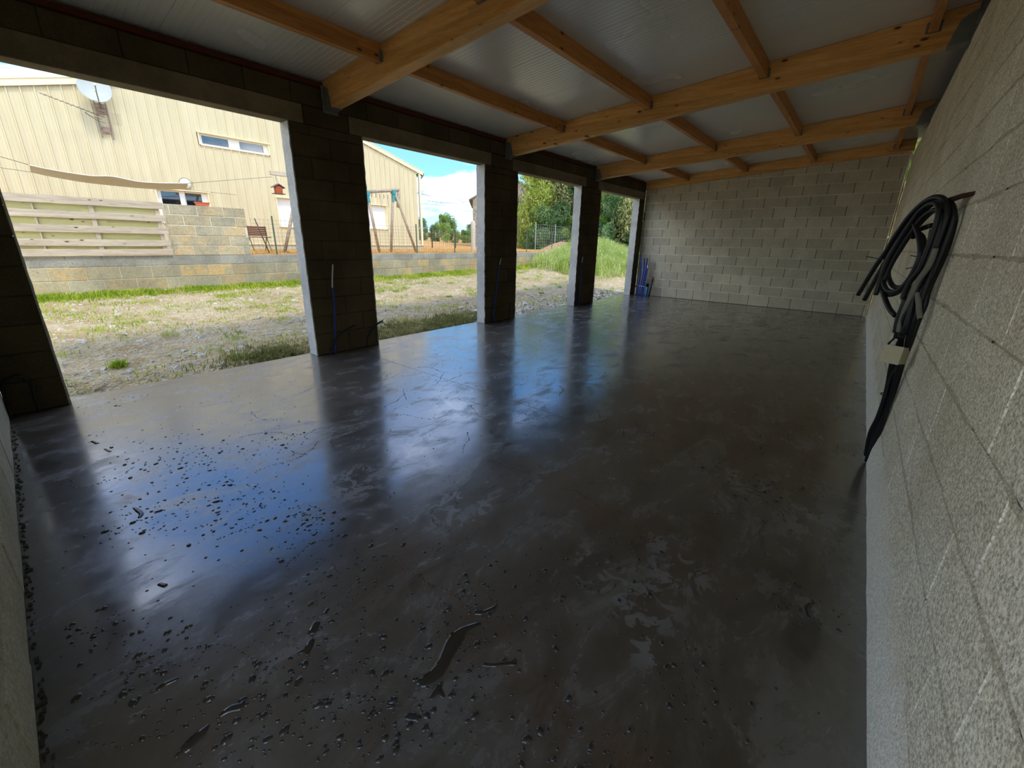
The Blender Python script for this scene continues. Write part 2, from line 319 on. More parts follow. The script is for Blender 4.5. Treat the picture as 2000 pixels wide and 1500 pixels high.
DROPC = [(0.44, 3.97, 0.23), (0.46, 3.59, 0.18), (0.52, 3.21, 0.21), (0.67, 3.34, 0.22), (0.59, 2.85, 0.2), (0.58, 2.54, 0.21), (0.34, 2.81, 0.21), (0.16, 2.88, 0.14), (0.7, 2.48, 0.19), (0.82, 2.2, 0.09), (1.16, 3.29, 0.2), (0.74, 2.03, 0.11), (0.64, 1.61, 0.14), (0.66, 1.37, 0.18), (0.4, 1.48, 0.17), (0.38, 1.26, 0.15), (0.49, 0.94, 0.11), (0.55, 0.81, 0.1), (0.84, 1.01, 0.13), (1.02, 1.04, 0.14), (0.79, 0.87, 0.12), (0.16, 1.51, 0.15), (0.01, 1.69, 0.11), (0.19, 1.22, 0.1), (0.38, 1.07, 0.11), (1.33, 0.86, 0.15), (1.53, 0.58, 0.2), (1.85, 0.46, 0.16), (3.06, 0.34, 0.19), (2.96, 0.16, 0.18), (2.02, -0.12, 0.12), (0.92, 0.3, 0.13), (0.78, 0.51, 0.1), (1.26, 0.15, 0.11), (0.4, 5.47, 0.25), (-0.1, 2.14, 0.1), (0.92, 1.53, 0.16), (0.01, 1.87, 0.12), (1.0, 0.79, 0.17), (0.5, 1.11, 0.11)]
DRYC = [(1.52, 0.45, 0.17), (1.61, 0.68, 0.16), (1.82, 0.39, 0.16), (1.33, 0.33, 0.08), (1.99, 0.53, 0.11), (8.23, 1.12, 0.24), (6.29, 1.89, 0.2), (5.0, 1.78, 0.2), (7.78, 2.49, 0.25), (2.8, -0.13, 0.19), (1.66, 0.73, 0.11), (2.99, 0.32, 0.15), (1.48, 1.59, 0.19), (1.22, 2.32, 0.21)]
m, nt = NT('wet_concrete'); g = G(nt); p = pos(g)
big = g.noise(p, .55, 6, .6, .5)
mid = g.noise(p, 2.6, 7, .65, .9)
st = g.noise(g.vmath('MULTIPLY', g.vmath('ADD', p, (0,0,0)), (1.0, 1.9, 1.0)), 2.1, 9, .74, .5)
fine = g.noise(p, 38, 4, .65)
# damp, dark patches and lighter drying ones
col = g.mix(g.mr(big, .38, .64), lin(58,51,40), lin(84,78,66))
col = g.mix(g.mr(st, .44, .66, 0, .7), col, lin(104,100,90))
col = g.mix(g.mr(mid, .55, .72, 0, .5), col, lin(44,36,26))
# stained, drying marks with a shape of their own
dry = None
for (dx, dy, dr) in DRYC:
    d = g.n('ShaderNodeVectorMath'); d.operation = 'DISTANCE'; g.l(p, d.inputs[0]); d.inputs[1].default_value = (dx, dy, 0)
    k = g.mr(d.outputs['Value'], 0, dr*1.7, 1, 0, True)
    dry = k if dry is None else g.math('MAXIMUM', dry, k)
blob = g.mr(g.noise(p, 9, 5, .6, 1.2), .50, .56, 0, 1, True)
blob2 = g.mr(g.noise(p, 2.7, 8, .72, .5), .60, .68, 0, 1, True)
dm = g.math('MAXIMUM', g.math('MULTIPLY', g.mr(dry, .15, .7, 0, 1), blob), g.math('MULTIPLY', blob2, .4))
col = g.mix(g.math('MULTIPLY', dm, .65), col, lin(116,114,108))
col = g.mix(1.0, col, g.n_comb(g.mr(fine, .3, .7, .90, 1.10)), 'MULTIPLY')
rough = g.mr(mid, .35, .7, .12, .22)
rough = g.math('ADD', rough, g.mr(st, .45, .68, 0, .22, True))
rough = g.math('ADD', rough, g.math('MULTIPLY', dm, .22))
h = g.math('ADD', g.math('MULTIPLY', g.noise(p, 1.4, 3, .5), 1.0), g.math('MULTIPLY', fine, .03))
hh = g.math('ADD', h, g.math('MULTIPLY', st, .05))
nb = g.bump(hh, .30, .012)
x_ = g.bsdf(col, g.math('ADD', rough, .24), nb, spec=.5, ior=1.5, Coat_Weight=1.0, Coat_IOR=2.1, Coat_Roughness=rough)
g.l(nb, x_.inputs['Coat Normal']); M['floor'] = m

m, nt = NT('water'); g = G(nt)
g.bsdf(lin(50,46,38), .06, None, spec=.5, ior=1.6); M['water'] = m

# stony yard: pale crushed limestone, straw and soil
m, nt = NT('stony_ground'); g = G(nt); p = pos(g)
a = g.noise(p, .8, 6, .65, .5); b2 = g.noise(p, 7, 5, .7); c2 = g.voro(p, 22); d2 = g.noise(p, 40, 3, .7)
col = g.mix(g.mr(a, .38, .62), lin(206,182,136), lin(180,154,106))
col = g.mix(g.mr(b2, .42, .62, 0, .65), col, lin(224,208,168))
col = g.mix(g.mr(d2, .52, .68, 0, .7), col, lin(120,104,74))
gr = g.mr(g.noise(g.vmath('ADD', p, (5,3,1)), 1.1, 7, .75, .6), .54, .66, 0, .6)
col = g.mix(g.math('MULTIPLY', gr, g.mr(b2, .4, .6, .3, 1)), col, lin(132,140,70))
h = g.math('ADD', g.math('MULTIPLY', c2, .7), g.math('ADD', b2, g.math('MULTIPLY', d2, .4)))
g.bsdf(col, .95, g.bump(h, .8, .05), spec=.15); M['ground'] = m
m, nt = NT('dry_field'); g = G(nt); p = pos(g)
a = g.noise(p, .35, 6, .7); b2 = g.noise(g.scalev(p, (1,3,1)), 2.5, 5, .7)
col = g.mix(g.mr(a, .35, .65), lin(214,164,98), lin(190,138,78))
col = g.mix(g.mr(b2, .5, .68, 0, .7), col, lin(232,196,132))
g.bsdf(col, .95, g.bump(b2, .6, .1), spec=.1); M['field'] = m
M['stone'] = mat_block('stone', lin(232,226,208), lin(196,184,156), .12, .15, 20, .4)

def mat_leaf(name, cols, tr=.35):
    m, nt = NT(name); g = G(nt); p = pos(g)
    n = g.noise(p, 1.6, 4, .6); f = g.noise(p, 14, 2, .6)
    v = g.math('ADD', g.math('MULTIPLY', n, .6), g.math('MULTIPLY', f, .4))
    col = g.ramp(v, [(.36, cols[0]), (.5, cols[1]), (.62, cols[2])])
    d = g.n('ShaderNodeBsdfDiffuse'); g.l(col, d.inputs[0])
    t = g.n('ShaderNodeBsdfTranslucent'); g.l(col, t.inputs[0])
    mx = g.n('ShaderNodeMixShader'); mx.inputs[0].default_value = tr
    g.l(d.outputs[0], mx.inputs[1]); g.l(t.outputs[0], mx.inputs[2])
    o = g.n('ShaderNodeOutputMaterial'); g.l(mx.outputs[0], o.inputs[0]); return m
M['leaf_mid'] = mat_leaf('leaf_mid', [lin(84,112,52), lin(132,162,76), lin(184,206,108)])
M['leaf_yellow'] = mat_leaf('leaf_yellow', [lin(112,132,54), lin(154,170,76), lin(204,210,122)])
M['leaf_dark'] = mat_leaf('leaf_dark', [lin(58,88,50), lin(104,138,86), lin(166,190,136)])
M['leaf_willow'] = mat_leaf('leaf_willow', [lin(120,128,80), lin(160,164,104), lin(196,190,140)])
M['weed'] = mat_leaf('weed', [lin(134,158,72), lin(188,204,108), lin(230,234,176)])
M['grass'] = mat_leaf('grass', [lin(130,160,48), lin(172,192,66), lin(214,218,110)])
M['straw'] = mat_leaf('straw', [lin(200,160,90), lin(224,184,112), lin(232,206,140)])
M['grass_dull'] = mat_leaf('grass_dull', [lin(104,112,60), lin(140,142,84), lin(188,180,128)])
M['bark'] = simple('bark', lin(84,72,58), .9, .1, scale=20)
M['white_flower'] = simple('white_flower', lin(240,238,226), .8, .1)

m, nt = NT('cladding'); g = G(nt); p = pos(g)
n = g.noise(g.scalev(p, (1,1,.15)), 3.0, 4, .6)
c = g.mix(g.mr(n, .3, .7), lin(216,206,170), lin(204,192,154))
g.bsdf(c, .45, None, spec=.35); M['cladding'] = m
M['cream_trim'] = simple('cream_trim', lin(240,230,190), .5, .3, var=.04, scale=5, bump=0)
M['rust_metal'] = simple('rust_metal', lin(150,128,112), .7, .3, 0, .3, 25)
M['white_pvc'] = simple('white_pvc', lin(236,236,232), .4, .5, var=.03, bump=0)
M['glass_blue'] = None
m, nt = NT('window_glass'); g = G(nt)
g.bsdf(lin(20,26,34), .03, None, spec=.9, ior=1.9); M['glass'] = m
M['dish'] = simple('dish', lin(184,190,182), .5, .4, var=.05, scale=6, bump=0)
M['antenna'] = simple('antenna', lin(120,110,98), .5, .5, .7)
M['tarp'] = simple('tarp', lin(190,208,224), .6, .3, var=.05, scale=5, bump=.02, Transmission_Weight=0.0)
M['rope'] = simple('rope', lin(140,136,120), .8, .2)
M['bird_red'] = simple('bird_red', lin(168,88,56), .7, .2, var=.2, scale=40)
M['terracotta'] = simple('terracotta', lin(206,112,76), .8, .2)
M['bench_wood'] = simple('bench_wood', lin(106,56,40), .7, .2)
M['green_metal'] = simple('green_metal', lin(120,146,100), .6, .3)
M['rust_rod'] = simple('rust_rod', lin(112,84,78), .7, .3)
M['fence_green'] = simple('fence_green', lin(96,112,88), .6, .4, .3)
M['fence_galv'] = simple('fence_galv', lin(168,172,168), .5, .4, .6)
M['concrete_post'] = simple('concrete_post', lin(200,190,170), .9, .2)
M['teal'] = simple('teal', lin(70,150,152), .5, .4)
M['barn_stone'] = mat_block('barn_stone', lin(186,174,150), lin(150,138,118), .3, .1, 6, .6)
M['slate'] = simple('slate', lin(130,128,126), .7, .3)
M['gutter'] = simple('gutter', lin(130,120,104), .6, .3)
M['cable_black'] = simple('cable_black', lin(36,36,36), .6, .4, var=.1)
def mat_conduit(name, col, rough=.42):
    m, nt = NT(name); g = G(nt)
    uv = g.n('ShaderNodeTexCoord').outputs['UV']
    g.bsdf(col, rough, None, spec=.5); return m
M['conduit'] = mat_conduit('conduit', lin(18,18,18), .5)
M['conduit_grey'] = mat_conduit('conduit_grey', lin(120,116,102), .6)
M['conduit_blue'] = mat_conduit('conduit_blue', lin(30,62,150), .45)
M['pipe_blue'] = mat_conduit('pipe_blue', lin(44,128,200), .45)
M['pipe_white'] = mat_conduit('pipe_white', lin(206,206,202), .5)
M['red_cap'] = mat_conduit('red_cap', lin(170,70,60), .5)
M['beige_box'] = simple('beige_box', lin(196,186,150), .5, .4, var=.05, bump=0)
M['dark_hole'] = simple('dark_hole', lin(24,22,20), .9, .1)
M['wood_peg'] = simple('wood_peg', lin(66,42,32), .7, .2)
M['foam'] = mat_block('foam', lin(200,186,140), lin(176,160,116), .2, .05, 60, .6)

# ------------------------------------------------------------------ room dimensions
A_ = 0.3656; B_ = 5.586; NX = 0.275; TH = 0.2
def zc(y): return 3.42+.0705*(B_-y)          # underside of the roof sheets
def xback(y): return 13.1427+.0241*y         # face of the back wall
Z0 = .046
def courses(top, first=True):
    zs = [0.0, Z0+.25]
    while zs[-1]+.25 < top-.02: zs.append(zs[-1]+.25)
    zs.append(top); return zs
_bm = {}
def block_mesh(l, h, d, mat, key, rough=0.0, c=.006):
    """a chamfered block centred in x, front face at y=0, going back to y=d, z from 0 to h"""
    k = (round(l,2), round(h,3), round(d,3), key)
    if k in _bm: return _bm[k]
    b = MB()
    a = l/2
    v = [(-a+c,0,c),(a-c,0,c),(a-c,0,h-c),(-a+c,0,h-c), (-a,c,0),(a,c,0),(a,c,h),(-a,c,h), (-a,d,0),(a,d,0),(a,d,h),(-a,d,h)]
    f = [(0,1,2,3),(0,4,5,1),(1,5,6,2),(2,6,7,3),(3,7,4,0),(4,8,9,5),(5,9,10,6),(6,10,11,7),(7,11,8,4),(8,11,10,9)]
    b.add(v, f); _bm[k] = b.mesh('block', mat); return _bm[k]
def lay(parent, O, du, length, zs, mat, key, depth=TH, bl=.5, joint=.010, vj=.010, phase=0.0, ztop=None, limit=None, jit=.002, seed=1, offs=None):
    """lay courses of blocks. O: start at floor on the visible face, du: unit direction; face normal = du rotated -90 deg"""
    rs = random.Random(seed)
    du = Vector(du).normalized(); ang = math.atan2(du.y, du.x); nn = Vector((du.y, -du.x, 0))
    out = []
    for ci in range(len(zs)-1):
        z0, z1 = zs[ci], zs[ci+1]
        off = (offs[ci] if offs else (bl/2 if ci % 2 else 0))+phase
        s = -(off % bl)
        while s < length-1e-6:
            a = max(0, s); b = min(length, s+bl)
            s += bl
            if b-a < .04: continue
            zt = z1
            if ztop is not None:
                mid = Vector(O)+du*((a+b)/2); zt = min(z1, ztop(mid))
                if zt-z0 < .04: continue
            out.append((a, b, z0, zt))
    for i, (a, b, z0, z1) in enumerate(out):
        me = block_mesh(b-a-vj, z1-z0-joint, depth, mat, key)
        q = Vector(O)+du*((a+b)/2)+nn*rs.uniform(-jit, jit); q.z = z0+joint/2
        link('block', me, parent, q, ang)
    return out

# ------------------------------------------------------------------ structure: floor
fl = struct('floor')
def slab(x0, x1, y0, y1):
    b = MB(); c = .0007
    v = [(x0+c,y0+c,0),(x1-c,y0+c,0),(x1-c,y1-c,0),(x0+c,y1-c,0),(x0,y0,-c),(x1,y0,-c),(x1,y1,-c),(x0,y1,-c),(x0,y0,-.16),(x1,y0,-.16),(x1,y1,-.16),(x0,y1,-.16)]
    f = [(0,1,2,3),(4,5,1,0),(5,6,2,1),(6,7,3,2),(7,4,0,3),(8,9,5,4),(9,10,6,5),(10,11,7,6),(11,8,4,7),(11,10,9,8)]
    b.add(v, f); return b.build('slab', M['floor'], fl)
xs = [-NX-.2, 3.078, 6.54, 10.0, 13.6]
for i in range(4):
    slab(xs[i]+(.0025 if i == 1 else .0005), xs[i+1]-(.0025 if i == 0 else .0005), -A_-.2, B_+.055)
# threshold strip at the open side
for i in range(4):
    slab(xs[i], xs[i+1], B_+.056, B_+.235)
# dark gap filler under the near wall foot
# ------------------------------------------------------------------ back wall
wb = struct('wall_back')
core = MB()
sl = math.atan(.0241)
R = Matrix.Rotation(-sl, 3, 'Z')
Lw = B_+A_-.03
def backp(t, dx=0):   # t measured from the open side towards the right wall
    y = B_-t; return Vector((xback(y)+dx, y, 0))
core.add([backp(0,.014), backp(Lw,.014), backp(Lw,.19), backp(0,.19)]+[Vector((p.x,p.y,zc(p.y)-.01)) for p in (backp(0,.014), backp(Lw,.014), backp(Lw,.19), backp(0,.19))],
         [(0,1,5,4),(1,2,6,5),(2,3,7,6),(3,0,4,7),(4,5,6,7),(0,3,2,1)])
core.build('mortar_core', M['mortar_dark'], wb)
zs = [0, .296]+[.296+.25*i for i in range(1, 15)]
lay(wb, backp(0), (backp(Lw)-backp(0)), Lw, zs, M['block_back'], 'back', depth=.18, joint=.012, vj=.008, phase=.13, ztop=lambda q: zc(q.y)-.01, seed=3,
    offs=[0.02, .27, .06, .30, .0, .22, .45, .2, .05, .33, .08, .28, .04, .3, .1])
for z in zs[1:-1]:
    b = MB(); 
    # mortar bed joint, smeared slightly proud of the blocks
    N = 60; rs = random.Random(int(z*100)); vs = []; 
    tmax = Lw
    if z > 3.40: tmax0 = (B_-(B_-(z-3.42)/.0705)) ; t0 = max(0, (z-3.42)/.0705+.1)
    else: t0 = 0
    for i in range(N+1):
        t = t0+(tmax-t0)*i/N; p = backp(t); hgt = .006+rs.random()*.006; pr = .0015+rs.random()*.003
        vs += [Vector((p.x-pr, p.y, z-hgt)), Vector((p.x-pr, p.y, z+hgt)), Vector((p.x+.01, p.y, z+hgt+.004)), Vector((p.x+.01, p.y, z-hgt-.004))]
    fs = []
    for i in range(N):
        a = i*4; fs += [(a, a+4, a+5, a+1), (a+1, a+5, a+6, a+2), (a+3, a+7, a+4, a)]
    b.add(vs, [q[::-1] for q in fs]); b.build('mortar_joint', M['mortar_light'], wb)
# yellow foam bead in the corner, open above 3.0 m where daylight shows
b = MB(); pts = []; rs = random.Random(5)
for i in range(36):
    z = .03+i*.085; pts.append((13.12+rs.uniform(-.006,.006), -.349+rs.uniform(-.004,.004), z))
b.tube(pts, [.014+rs.random()*.006 for _ in pts], 6); b.build('foam_bead', M['foam'], wb, True)

# ------------------------------------------------------------------ right wall
wr = struct('wall_right')
core = MB(); core.box(-.3, 13.10, -A_-.19, -A_-.005, 0, 3.54); core.build('mortar_core', M['mortar_right'], wr)
zs = [0, .296]+[.296+.25*i for i in range(1, 14)]; zs = [z for z in zs if z < 3.5]+[3.55]
# 300 nearest blocks one by one, the rest joined
cells = []
for ci in range(len(zs)-1):
    off = (.25 if ci % 2 else 0)+.12; s = -.3-off
    while s < 13.10:
        a = max(-.3, s); b_ = min(13.10, s+.5); s += .5
        if b_-a > .05: cells.append(((a+b_)/2, a, b_, zs[ci], zs[ci+1]))
def seen(c): return c[0] > .35
order = sorted([c for c in cells if c[0] > .35 and c[0]+0*c[3] > 0], key=lambda c: c[0])
near = order[:300]; far = order[300:]+[c for c in cells if c[0] <= .35]
rs = random.Random(11)
for (cx_, a, b_, z0, z1) in near:
    me = block_mesh(b_-a-.006, z1-z0-.008, .17, M['block_right'], 'right', c=.0025)
    link('block', me, wr, (cx_, -A_+rs.uniform(-.001,.0015), z0+.004), PI)
b = MB()
for (cx_, a, b_, z0, z1) in far:
    y = -A_+rs.uniform(-.004,.002); c = .005
    b.box(a+c, b_-c, y-.17, y, z0+c, z1-c)
o = b.build('blocks', M['block_right'], wr); o['kind'] = 'stuff'
# smeared joints: low ragged mortar ridges along beds and uprights
b = MB(); rs = random.Random(21)
def ridge(p0, p1, wd, hh):
    n = max(3, int((Vector(p1)-Vector(p0)).length/.06)); vs = []; d = Vector(p1)-Vector(p0)
    per = Vector((0,0,1)) if abs(d.x) > abs(d.z) else Vector((1,0,0))
    for i in range(n+1):
        p = Vector(p0)+d*i/n+per*rs.uniform(-.004,.004); w_ = wd*rs.uniform(.6,1.5); h_ = hh*rs.uniform(.2,1.4)
        vs += [p-per*w_, p+Vector((0,h_,0)), p+per*w_]
    fs = []
    for i in range(n):
        a = i*3; fs += [(a,a+3,a+4,a+1),(a+1,a+4,a+5,a+2)]
    b.add(vs, fs)
for ci, z in enumerate(zs[1:-1]):
    x = .3
    while x < 13:
        l = rs.uniform(.3, 1.2)
        if rs.random() < .8: ridge((x, -A_-.001, z+rs.uniform(-.008,.008)), (min(13.05,x+l), -A_-.001, z+rs.uniform(-.008,.008)), .012, .003)
        x += l*rs.uniform(.8, 1.1)
for c in cells:
    if c[1] > .3 and rs.random() < .3: ridge((c[1], -A_-.001, c[3]+.02), (c[1], -A_-.001, c[4]-.02), .006, .002) if False else None
o = b.build('mortar_smears', M['mortar_right'], wr); o['kind'] = 'stuff'
# pale cement render skirting along the foot of the wall
b = MB(); N = 200; vs = []
prof = [(.0, .020), (.06, .020), (.14, .017), (.24, .008), (.33, -.006)]
for i in range(N+1):
    x = -.3+13.38*i/N
    for j, (z, t) in enumerate(prof):
        zz_ = z*(1+.22*noise.noise((x*1.3, j*.1, 3))+.08*noise.noise((x*7, 0, 1))) if j > 1 else z
        vs.append((x, -A_+t+(.004*noise.noise((x*5, j, 0)) if t > 0 else 0), zz_))
n_ = len(prof); fs = [(i*n_+j, i*n_+j+1, (i+1)*n_+j+1, (i+1)*n_+j) for i in range(N) for j in range(n_-1)]
b.add(vs, fs); o = b.build('baseboard_right', M['base_render'], None, True); o['kind'] = 'structure'
# timber blocking on top of the wall, behind the face
b = MB(); b.prism([(-A_-.19, 3.55), (-A_-.09, 3.55), (-A_-.09, zc(-A_-.09)-.005), (-A_-.19, zc(-A_-.19)-.005)], 0, -.3, 13.1); o = b.build('trim_1', M['plate_wood']); o['kind'] = 'structure'
b = MB(); b.box(-.3, 13.15, -A_-.088, -A_-.02, 3.552, 3.60); o = b.build('trim_2', M['plate_wood']); o['kind'] = 'structure'

# ------------------------------------------------------------------ near end wall (unseen opening beside the camera, added to let light in)
wn = struct('wall_near')
DY = 1.2
zs = courses(3.42+.0705*2)
core = MB(); core.prism([(DY+.02,0),(B_+.2,0),(B_+.2,zc(B_+.2)-.01),(DY+.02,zc(DY+.02)-.01)], 0, -NX-.19, -NX-.012)
core.build('mortar_core', M['mortar_dark'], wn)
zsn = [0, .296]+[.296+.25*i for i in range(1, 15)]
lay(wn, (-NX, DY, 0), (0,1,0), B_-DY, zsn, M['block_near'], 'near', depth=.18, joint=.006, vj=.006, ztop=lambda q: zc(q.y)-.01, seed=8, phase=.1)
core = MB(); core.prism([(-A_-.2, 2.9),(DY,2.9),(DY,zc(DY)-.01),(-A_-.2,zc(-A_-.2)-.01)], 0, -NX-.19, -NX); core.build('lintel', M['lintel'], wn)  # wall head over the added light opening

# ------------------------------------------------------------------ open side: pillars, lintels, band of blocks
PIL = [(-NX, .108), (2.552, 3.521), (5.979, 6.935), (9.4225, 10.4153), (12.886, 13.28)]
LB, LT = 2.91, 3.12          # lintel bottom / top
LIN = [(-NX, 2.735), (3.340, 6.155), (6.760, 9.61), (10.235, 13.27)]
plab = ['dark block pillar at the far left joining the near wall, with one arched black conduit',
        'widest looking block pillar in the middle left, with a long white-tipped blue conduit on it',
        'block pillar between the second and third openings, seen against sky on one side and trees on the other',
        'block pillar between the third and fourth openings, trees on both sides',
        'narrow half pillar in the far corner beside the bundle of blue conduits']
for i, (x0, x1) in enumerate(PIL):
    t = thing('block_pillar', plab[i], 'pillar', (x0, B_, 0), 'block pillars of the open side')
    zs = courses(LB)
    wdt = x1-x0
    core = MB(); core.box(.008, wdt-.008, .012, .19, 0.005, LB-.003); core.build('mortar_core', M['mortar_dark'], t)
    base = (0,0,0)
    full = wdt/2 if wdt > .5 else wdt
    rs = random.Random(40+i)
    for ci in range(len(zs)-1):
        z0, z1 = zs[ci], zs[ci+1]
        if wdt < .5: cuts = [0, wdt]
        elif ci % 2 == 0 : cuts = [0, wdt*.5+rs.uniform(-.01,.01), wdt]
        else: cuts = [0, wdt*.24+rs.uniform(-.02,.02), wdt*.76+rs.uniform(-.02,.02), wdt]
        if z1-z0 < .04: continue
        for a, b_ in zip(cuts[:-1], cuts[1:]):
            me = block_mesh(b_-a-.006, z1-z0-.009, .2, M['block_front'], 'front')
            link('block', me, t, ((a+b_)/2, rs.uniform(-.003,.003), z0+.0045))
    # between the lintel ends
    lo = [e for (s_, e) in LIN if abs(e-x0) < .6 and e > x0]; hi = [s_ for (s_, e) in LIN if abs(s_-x1) < .6 and s_ < x1]
    a = (lo[0]-x0+.012) if lo else 0; b_ = (hi[0]-x0-.012) if hi else wdt
    if 0 < i < 4:
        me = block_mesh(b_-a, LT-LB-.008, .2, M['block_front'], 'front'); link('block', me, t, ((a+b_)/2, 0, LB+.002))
    # pale, rough render on the reveals; it stops ragged at the inner arris
    for side, xx in ((-1, 0.0), (1, wdt)):
        if (i == 0 and side < 0) or (i == 4 and side > 0): continue
        b = MB(); rs2 = random.Random(60+i*2+side); N = 46; vs = []
        for k in range(N+1):
            z = .004+(LB-.008)*k/N; inn = -.002+rs2.uniform(0,.010)+.004*math.sin(k*1.7)
            th = .012+rs2.uniform(-.002,.003)
            for (yy, xo) in ((inn, 0), (inn+.002, side*th), (.21, side*th), (.212, 0)): vs.append((xx+xo, yy, z))
        fs = [(k*4+j, k*4+j+1, k*4+j+5, k*4+j+4) for k in range(N) for j in range(3)]+[(0,1,2,3)[::-1], tuple(N*4+j for j in range(4))]
        if side > 0: fs = [q[::-1] for q in fs]
        b.add(vs, fs); b.build('reveal_render', M['render_pale'], t)
llab = ['precast concrete lintel over the first opening, cut by the left edge of the picture', 'precast concrete lintel over the second opening, showing the swing and sky', 'precast concrete lintel over the third opening, in front of the trees', 'shortest looking precast lintel over the fourth opening, by the back wall']
for i, (x0, x1) in enumerate(LIN):
    b = MB(); c = .006; d = B_-.004; e = B_+.2
    b.prism([(d+c, LB), (e, LB), (e, LT-.004), (d+c, LT-.004), (d, LT-.012), (d, LB+c)], 0, x0+.004, x1-.004)
    t = b.build('concrete_lintel', M['lintel']); tag(t, llab[i], 'lintel', 'lintels of the open side')
# band of channel blocks above the lintels
wl = struct('wall_left')
core = MB(); core.box(-NX, 13.28, B_+.012, B_+.19, LT, 3.335); core.build('mortar_core', M['mortar_dark'], wl)
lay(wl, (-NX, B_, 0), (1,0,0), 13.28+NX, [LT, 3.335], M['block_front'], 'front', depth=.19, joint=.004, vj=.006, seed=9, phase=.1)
b = MB(); b.box(-NX, 13.28, B_+.02, B_+.18, 3.336, zc(B_+.18)-.004)
o = b.build('trim_3', M['plate_wood']); o['kind'] = 'structure'
b = MB(); rs = random.Random(4)
b.box(-NX, 13.2, B_-.018, B_+.019, 3.345, 3.395); o = b.build('trim_4', M['plate_wood']); o['kind'] = 'structure'

# ------------------------------------------------------------------ ceiling: lacquered roof sheets, one metre wide, ribs along the slope
ce = struct('ceiling')
def sheet(x0, x1):
    b = MB(); n = 16; pts = []; w_ = (x1-x0-.012)/n
    z = 0
    pts.append((x0+.002, .012)); pts.append((x0+.002, 0)); x = x0+.006
    for k in range(n):
        a = x+w_*k
        pts += [(a+.001, 0), (a+w_-.010, 0), (a+w_-.008, -.0022), (a+w_-.003, -.0022), (a+w_-.001, 0)]
    pts += [(x1-.002, 0), (x1-.002, .012)]
    y0, y1 = -A_-.45, B_+.42
    vs = [(p[0], y0, zc(y0)+p[1]) for p in pts]+[(p[0], y1, zc(y1)+p[1]) for p in pts]
    N = len(pts); fs = [(i, i+1, N+i+1, N+i) for i in range(N-1)]
    b.add(vs, fs)
    # top skin
    b.add([(x0, y0, zc(y0)+.05), (x1, y0, zc(y0)+.05), (x1, y1, zc(y1)+.05), (x0, y1, zc(y1)+.05), (x0, y0, zc(y0)+.01), (x1, y0, zc(y0)+.01), (x1, y1, zc(y1)+.01), (x0, y1, zc(y1)+.01)],
          [(0,1,2,3),(4,5,1,0),(5,6,2,1),(6,7,3,2),(7,4,0,3),(7,6,5,4)])
    b.build('roof_sheet', M['ceiling_sheet'], ce)
x = -.57
sheet(-1.2, x)
while x < 13.4: sheet(x, min(x+1, 13.6)); x += 1

# ------------------------------------------------------------------ glulam beams with steel hangers
SL = .0705
def zb(y): return 3.11+SL*(B_-y)
BE = [3.02, 6.54, 10.02]
blab = ['nearest big glulam beam with many knots, crossing the top left of the picture', 'second glulam beam, running from the second pillar to a hanger on the right wall', 'third glulam beam, the last one clear of the back wall']
def beam(x0, x1, y0, y1, drop=0.0, name='glulam_beam'):
    c = .006
    def ring(y):
        a = zb(y)+drop; t = zc(y)-.004
        return [(x0+c,y,a),(x1-c,y,a),(x1,y,a+c),(x1,y,t),(x0,y,t),(x0,y,a+c)]
    b = MB(); n = 6; vs = ring(y0)+ring(y1)
    b.add(vs, [tuple(range(6)), tuple(range(11,5,-1))]+[(i, n+i, n+(i+1)%n, (i+1)%n) for i in range(n)]); return b
def hanger(parent, x0, x1, yw, sgn):
    """steel shoe on the wall face at yw, opening towards sgn*y"""
    b = MB(); L = .16; y1 = yw+sgn*L; a = zb(yw)-.004; t = .003; hz = a+.26
    ya, yb = min(yw, y1), max(yw, y1)
    s_ = SL
    b.box(x0-.03, x1+.03, min(yw, yw+sgn*.004), max(yw, yw+sgn*.004), a-.03, hz)
    for xx, o in ((x0-.006, -1), (x1+.003, 1)):
        pr = [(yw, a), (y1, zb(y1)-.004), (y1-sgn*.05, zb(y1)+.20), (yw, hz)]
        b.prism(pr, 0, xx, xx+t)
    b.prism([(yw, a-.004), (y1, zb(y1)-.008), (y1, zb(y1)-.002), (yw, a+.002)], 0, x0-.006, x1+.006)
    b.build('beam_hanger', M['hanger'], parent)
    b = MB()
    for k in range(6):
        for xx in (x0-.009, x1+.008): b.box(xx-.003, xx+.003, yw+sgn*(.04+.03*(k % 2))-.004, yw+sgn*(.04+.03*(k % 2))+.004, a+.04+k*.035, a+.048+k*.035)
    o = b.build('nails', M['hanger'], parent); o['kind'] = 'stuff'
for i, x0 in enumerate(BE):
    t = thing('glulam_beam', blab[i], 'beam', (0,0,0), 'glulam beams')
    beam(x0, x0+.14, -A_+.008, B_-.024).build('timber', M['glulam'], t)
    hanger(t, x0, x0+.14, -A_+.006, 1); hanger(t, x0, x0+.14, B_-.022, -1)
# the last beam lies against the back wall
b = MB(); y0, y1 = -A_+.01, B_-.02
def ring4(y):
    xx = xback(y)-.105; a = zb(y)+.065; tt = zc(y)-.004; return [(xx,y,a),(xx+.095,y,a),(xx+.095,y,tt),(xx,y,tt)]
b.add(ring4(y0)+ring4(y1), [(0,1,2,3),(7,6,5,4)]+[(i,4+i,4+(i+1)%4,(i+1)%4) for i in range(4)])
t = b.build('glulam_beam', M['glulam']); tag(t, 'fourth and shallowest glulam beam, lying against the top of the back wall', 'beam', 'glulam beams')
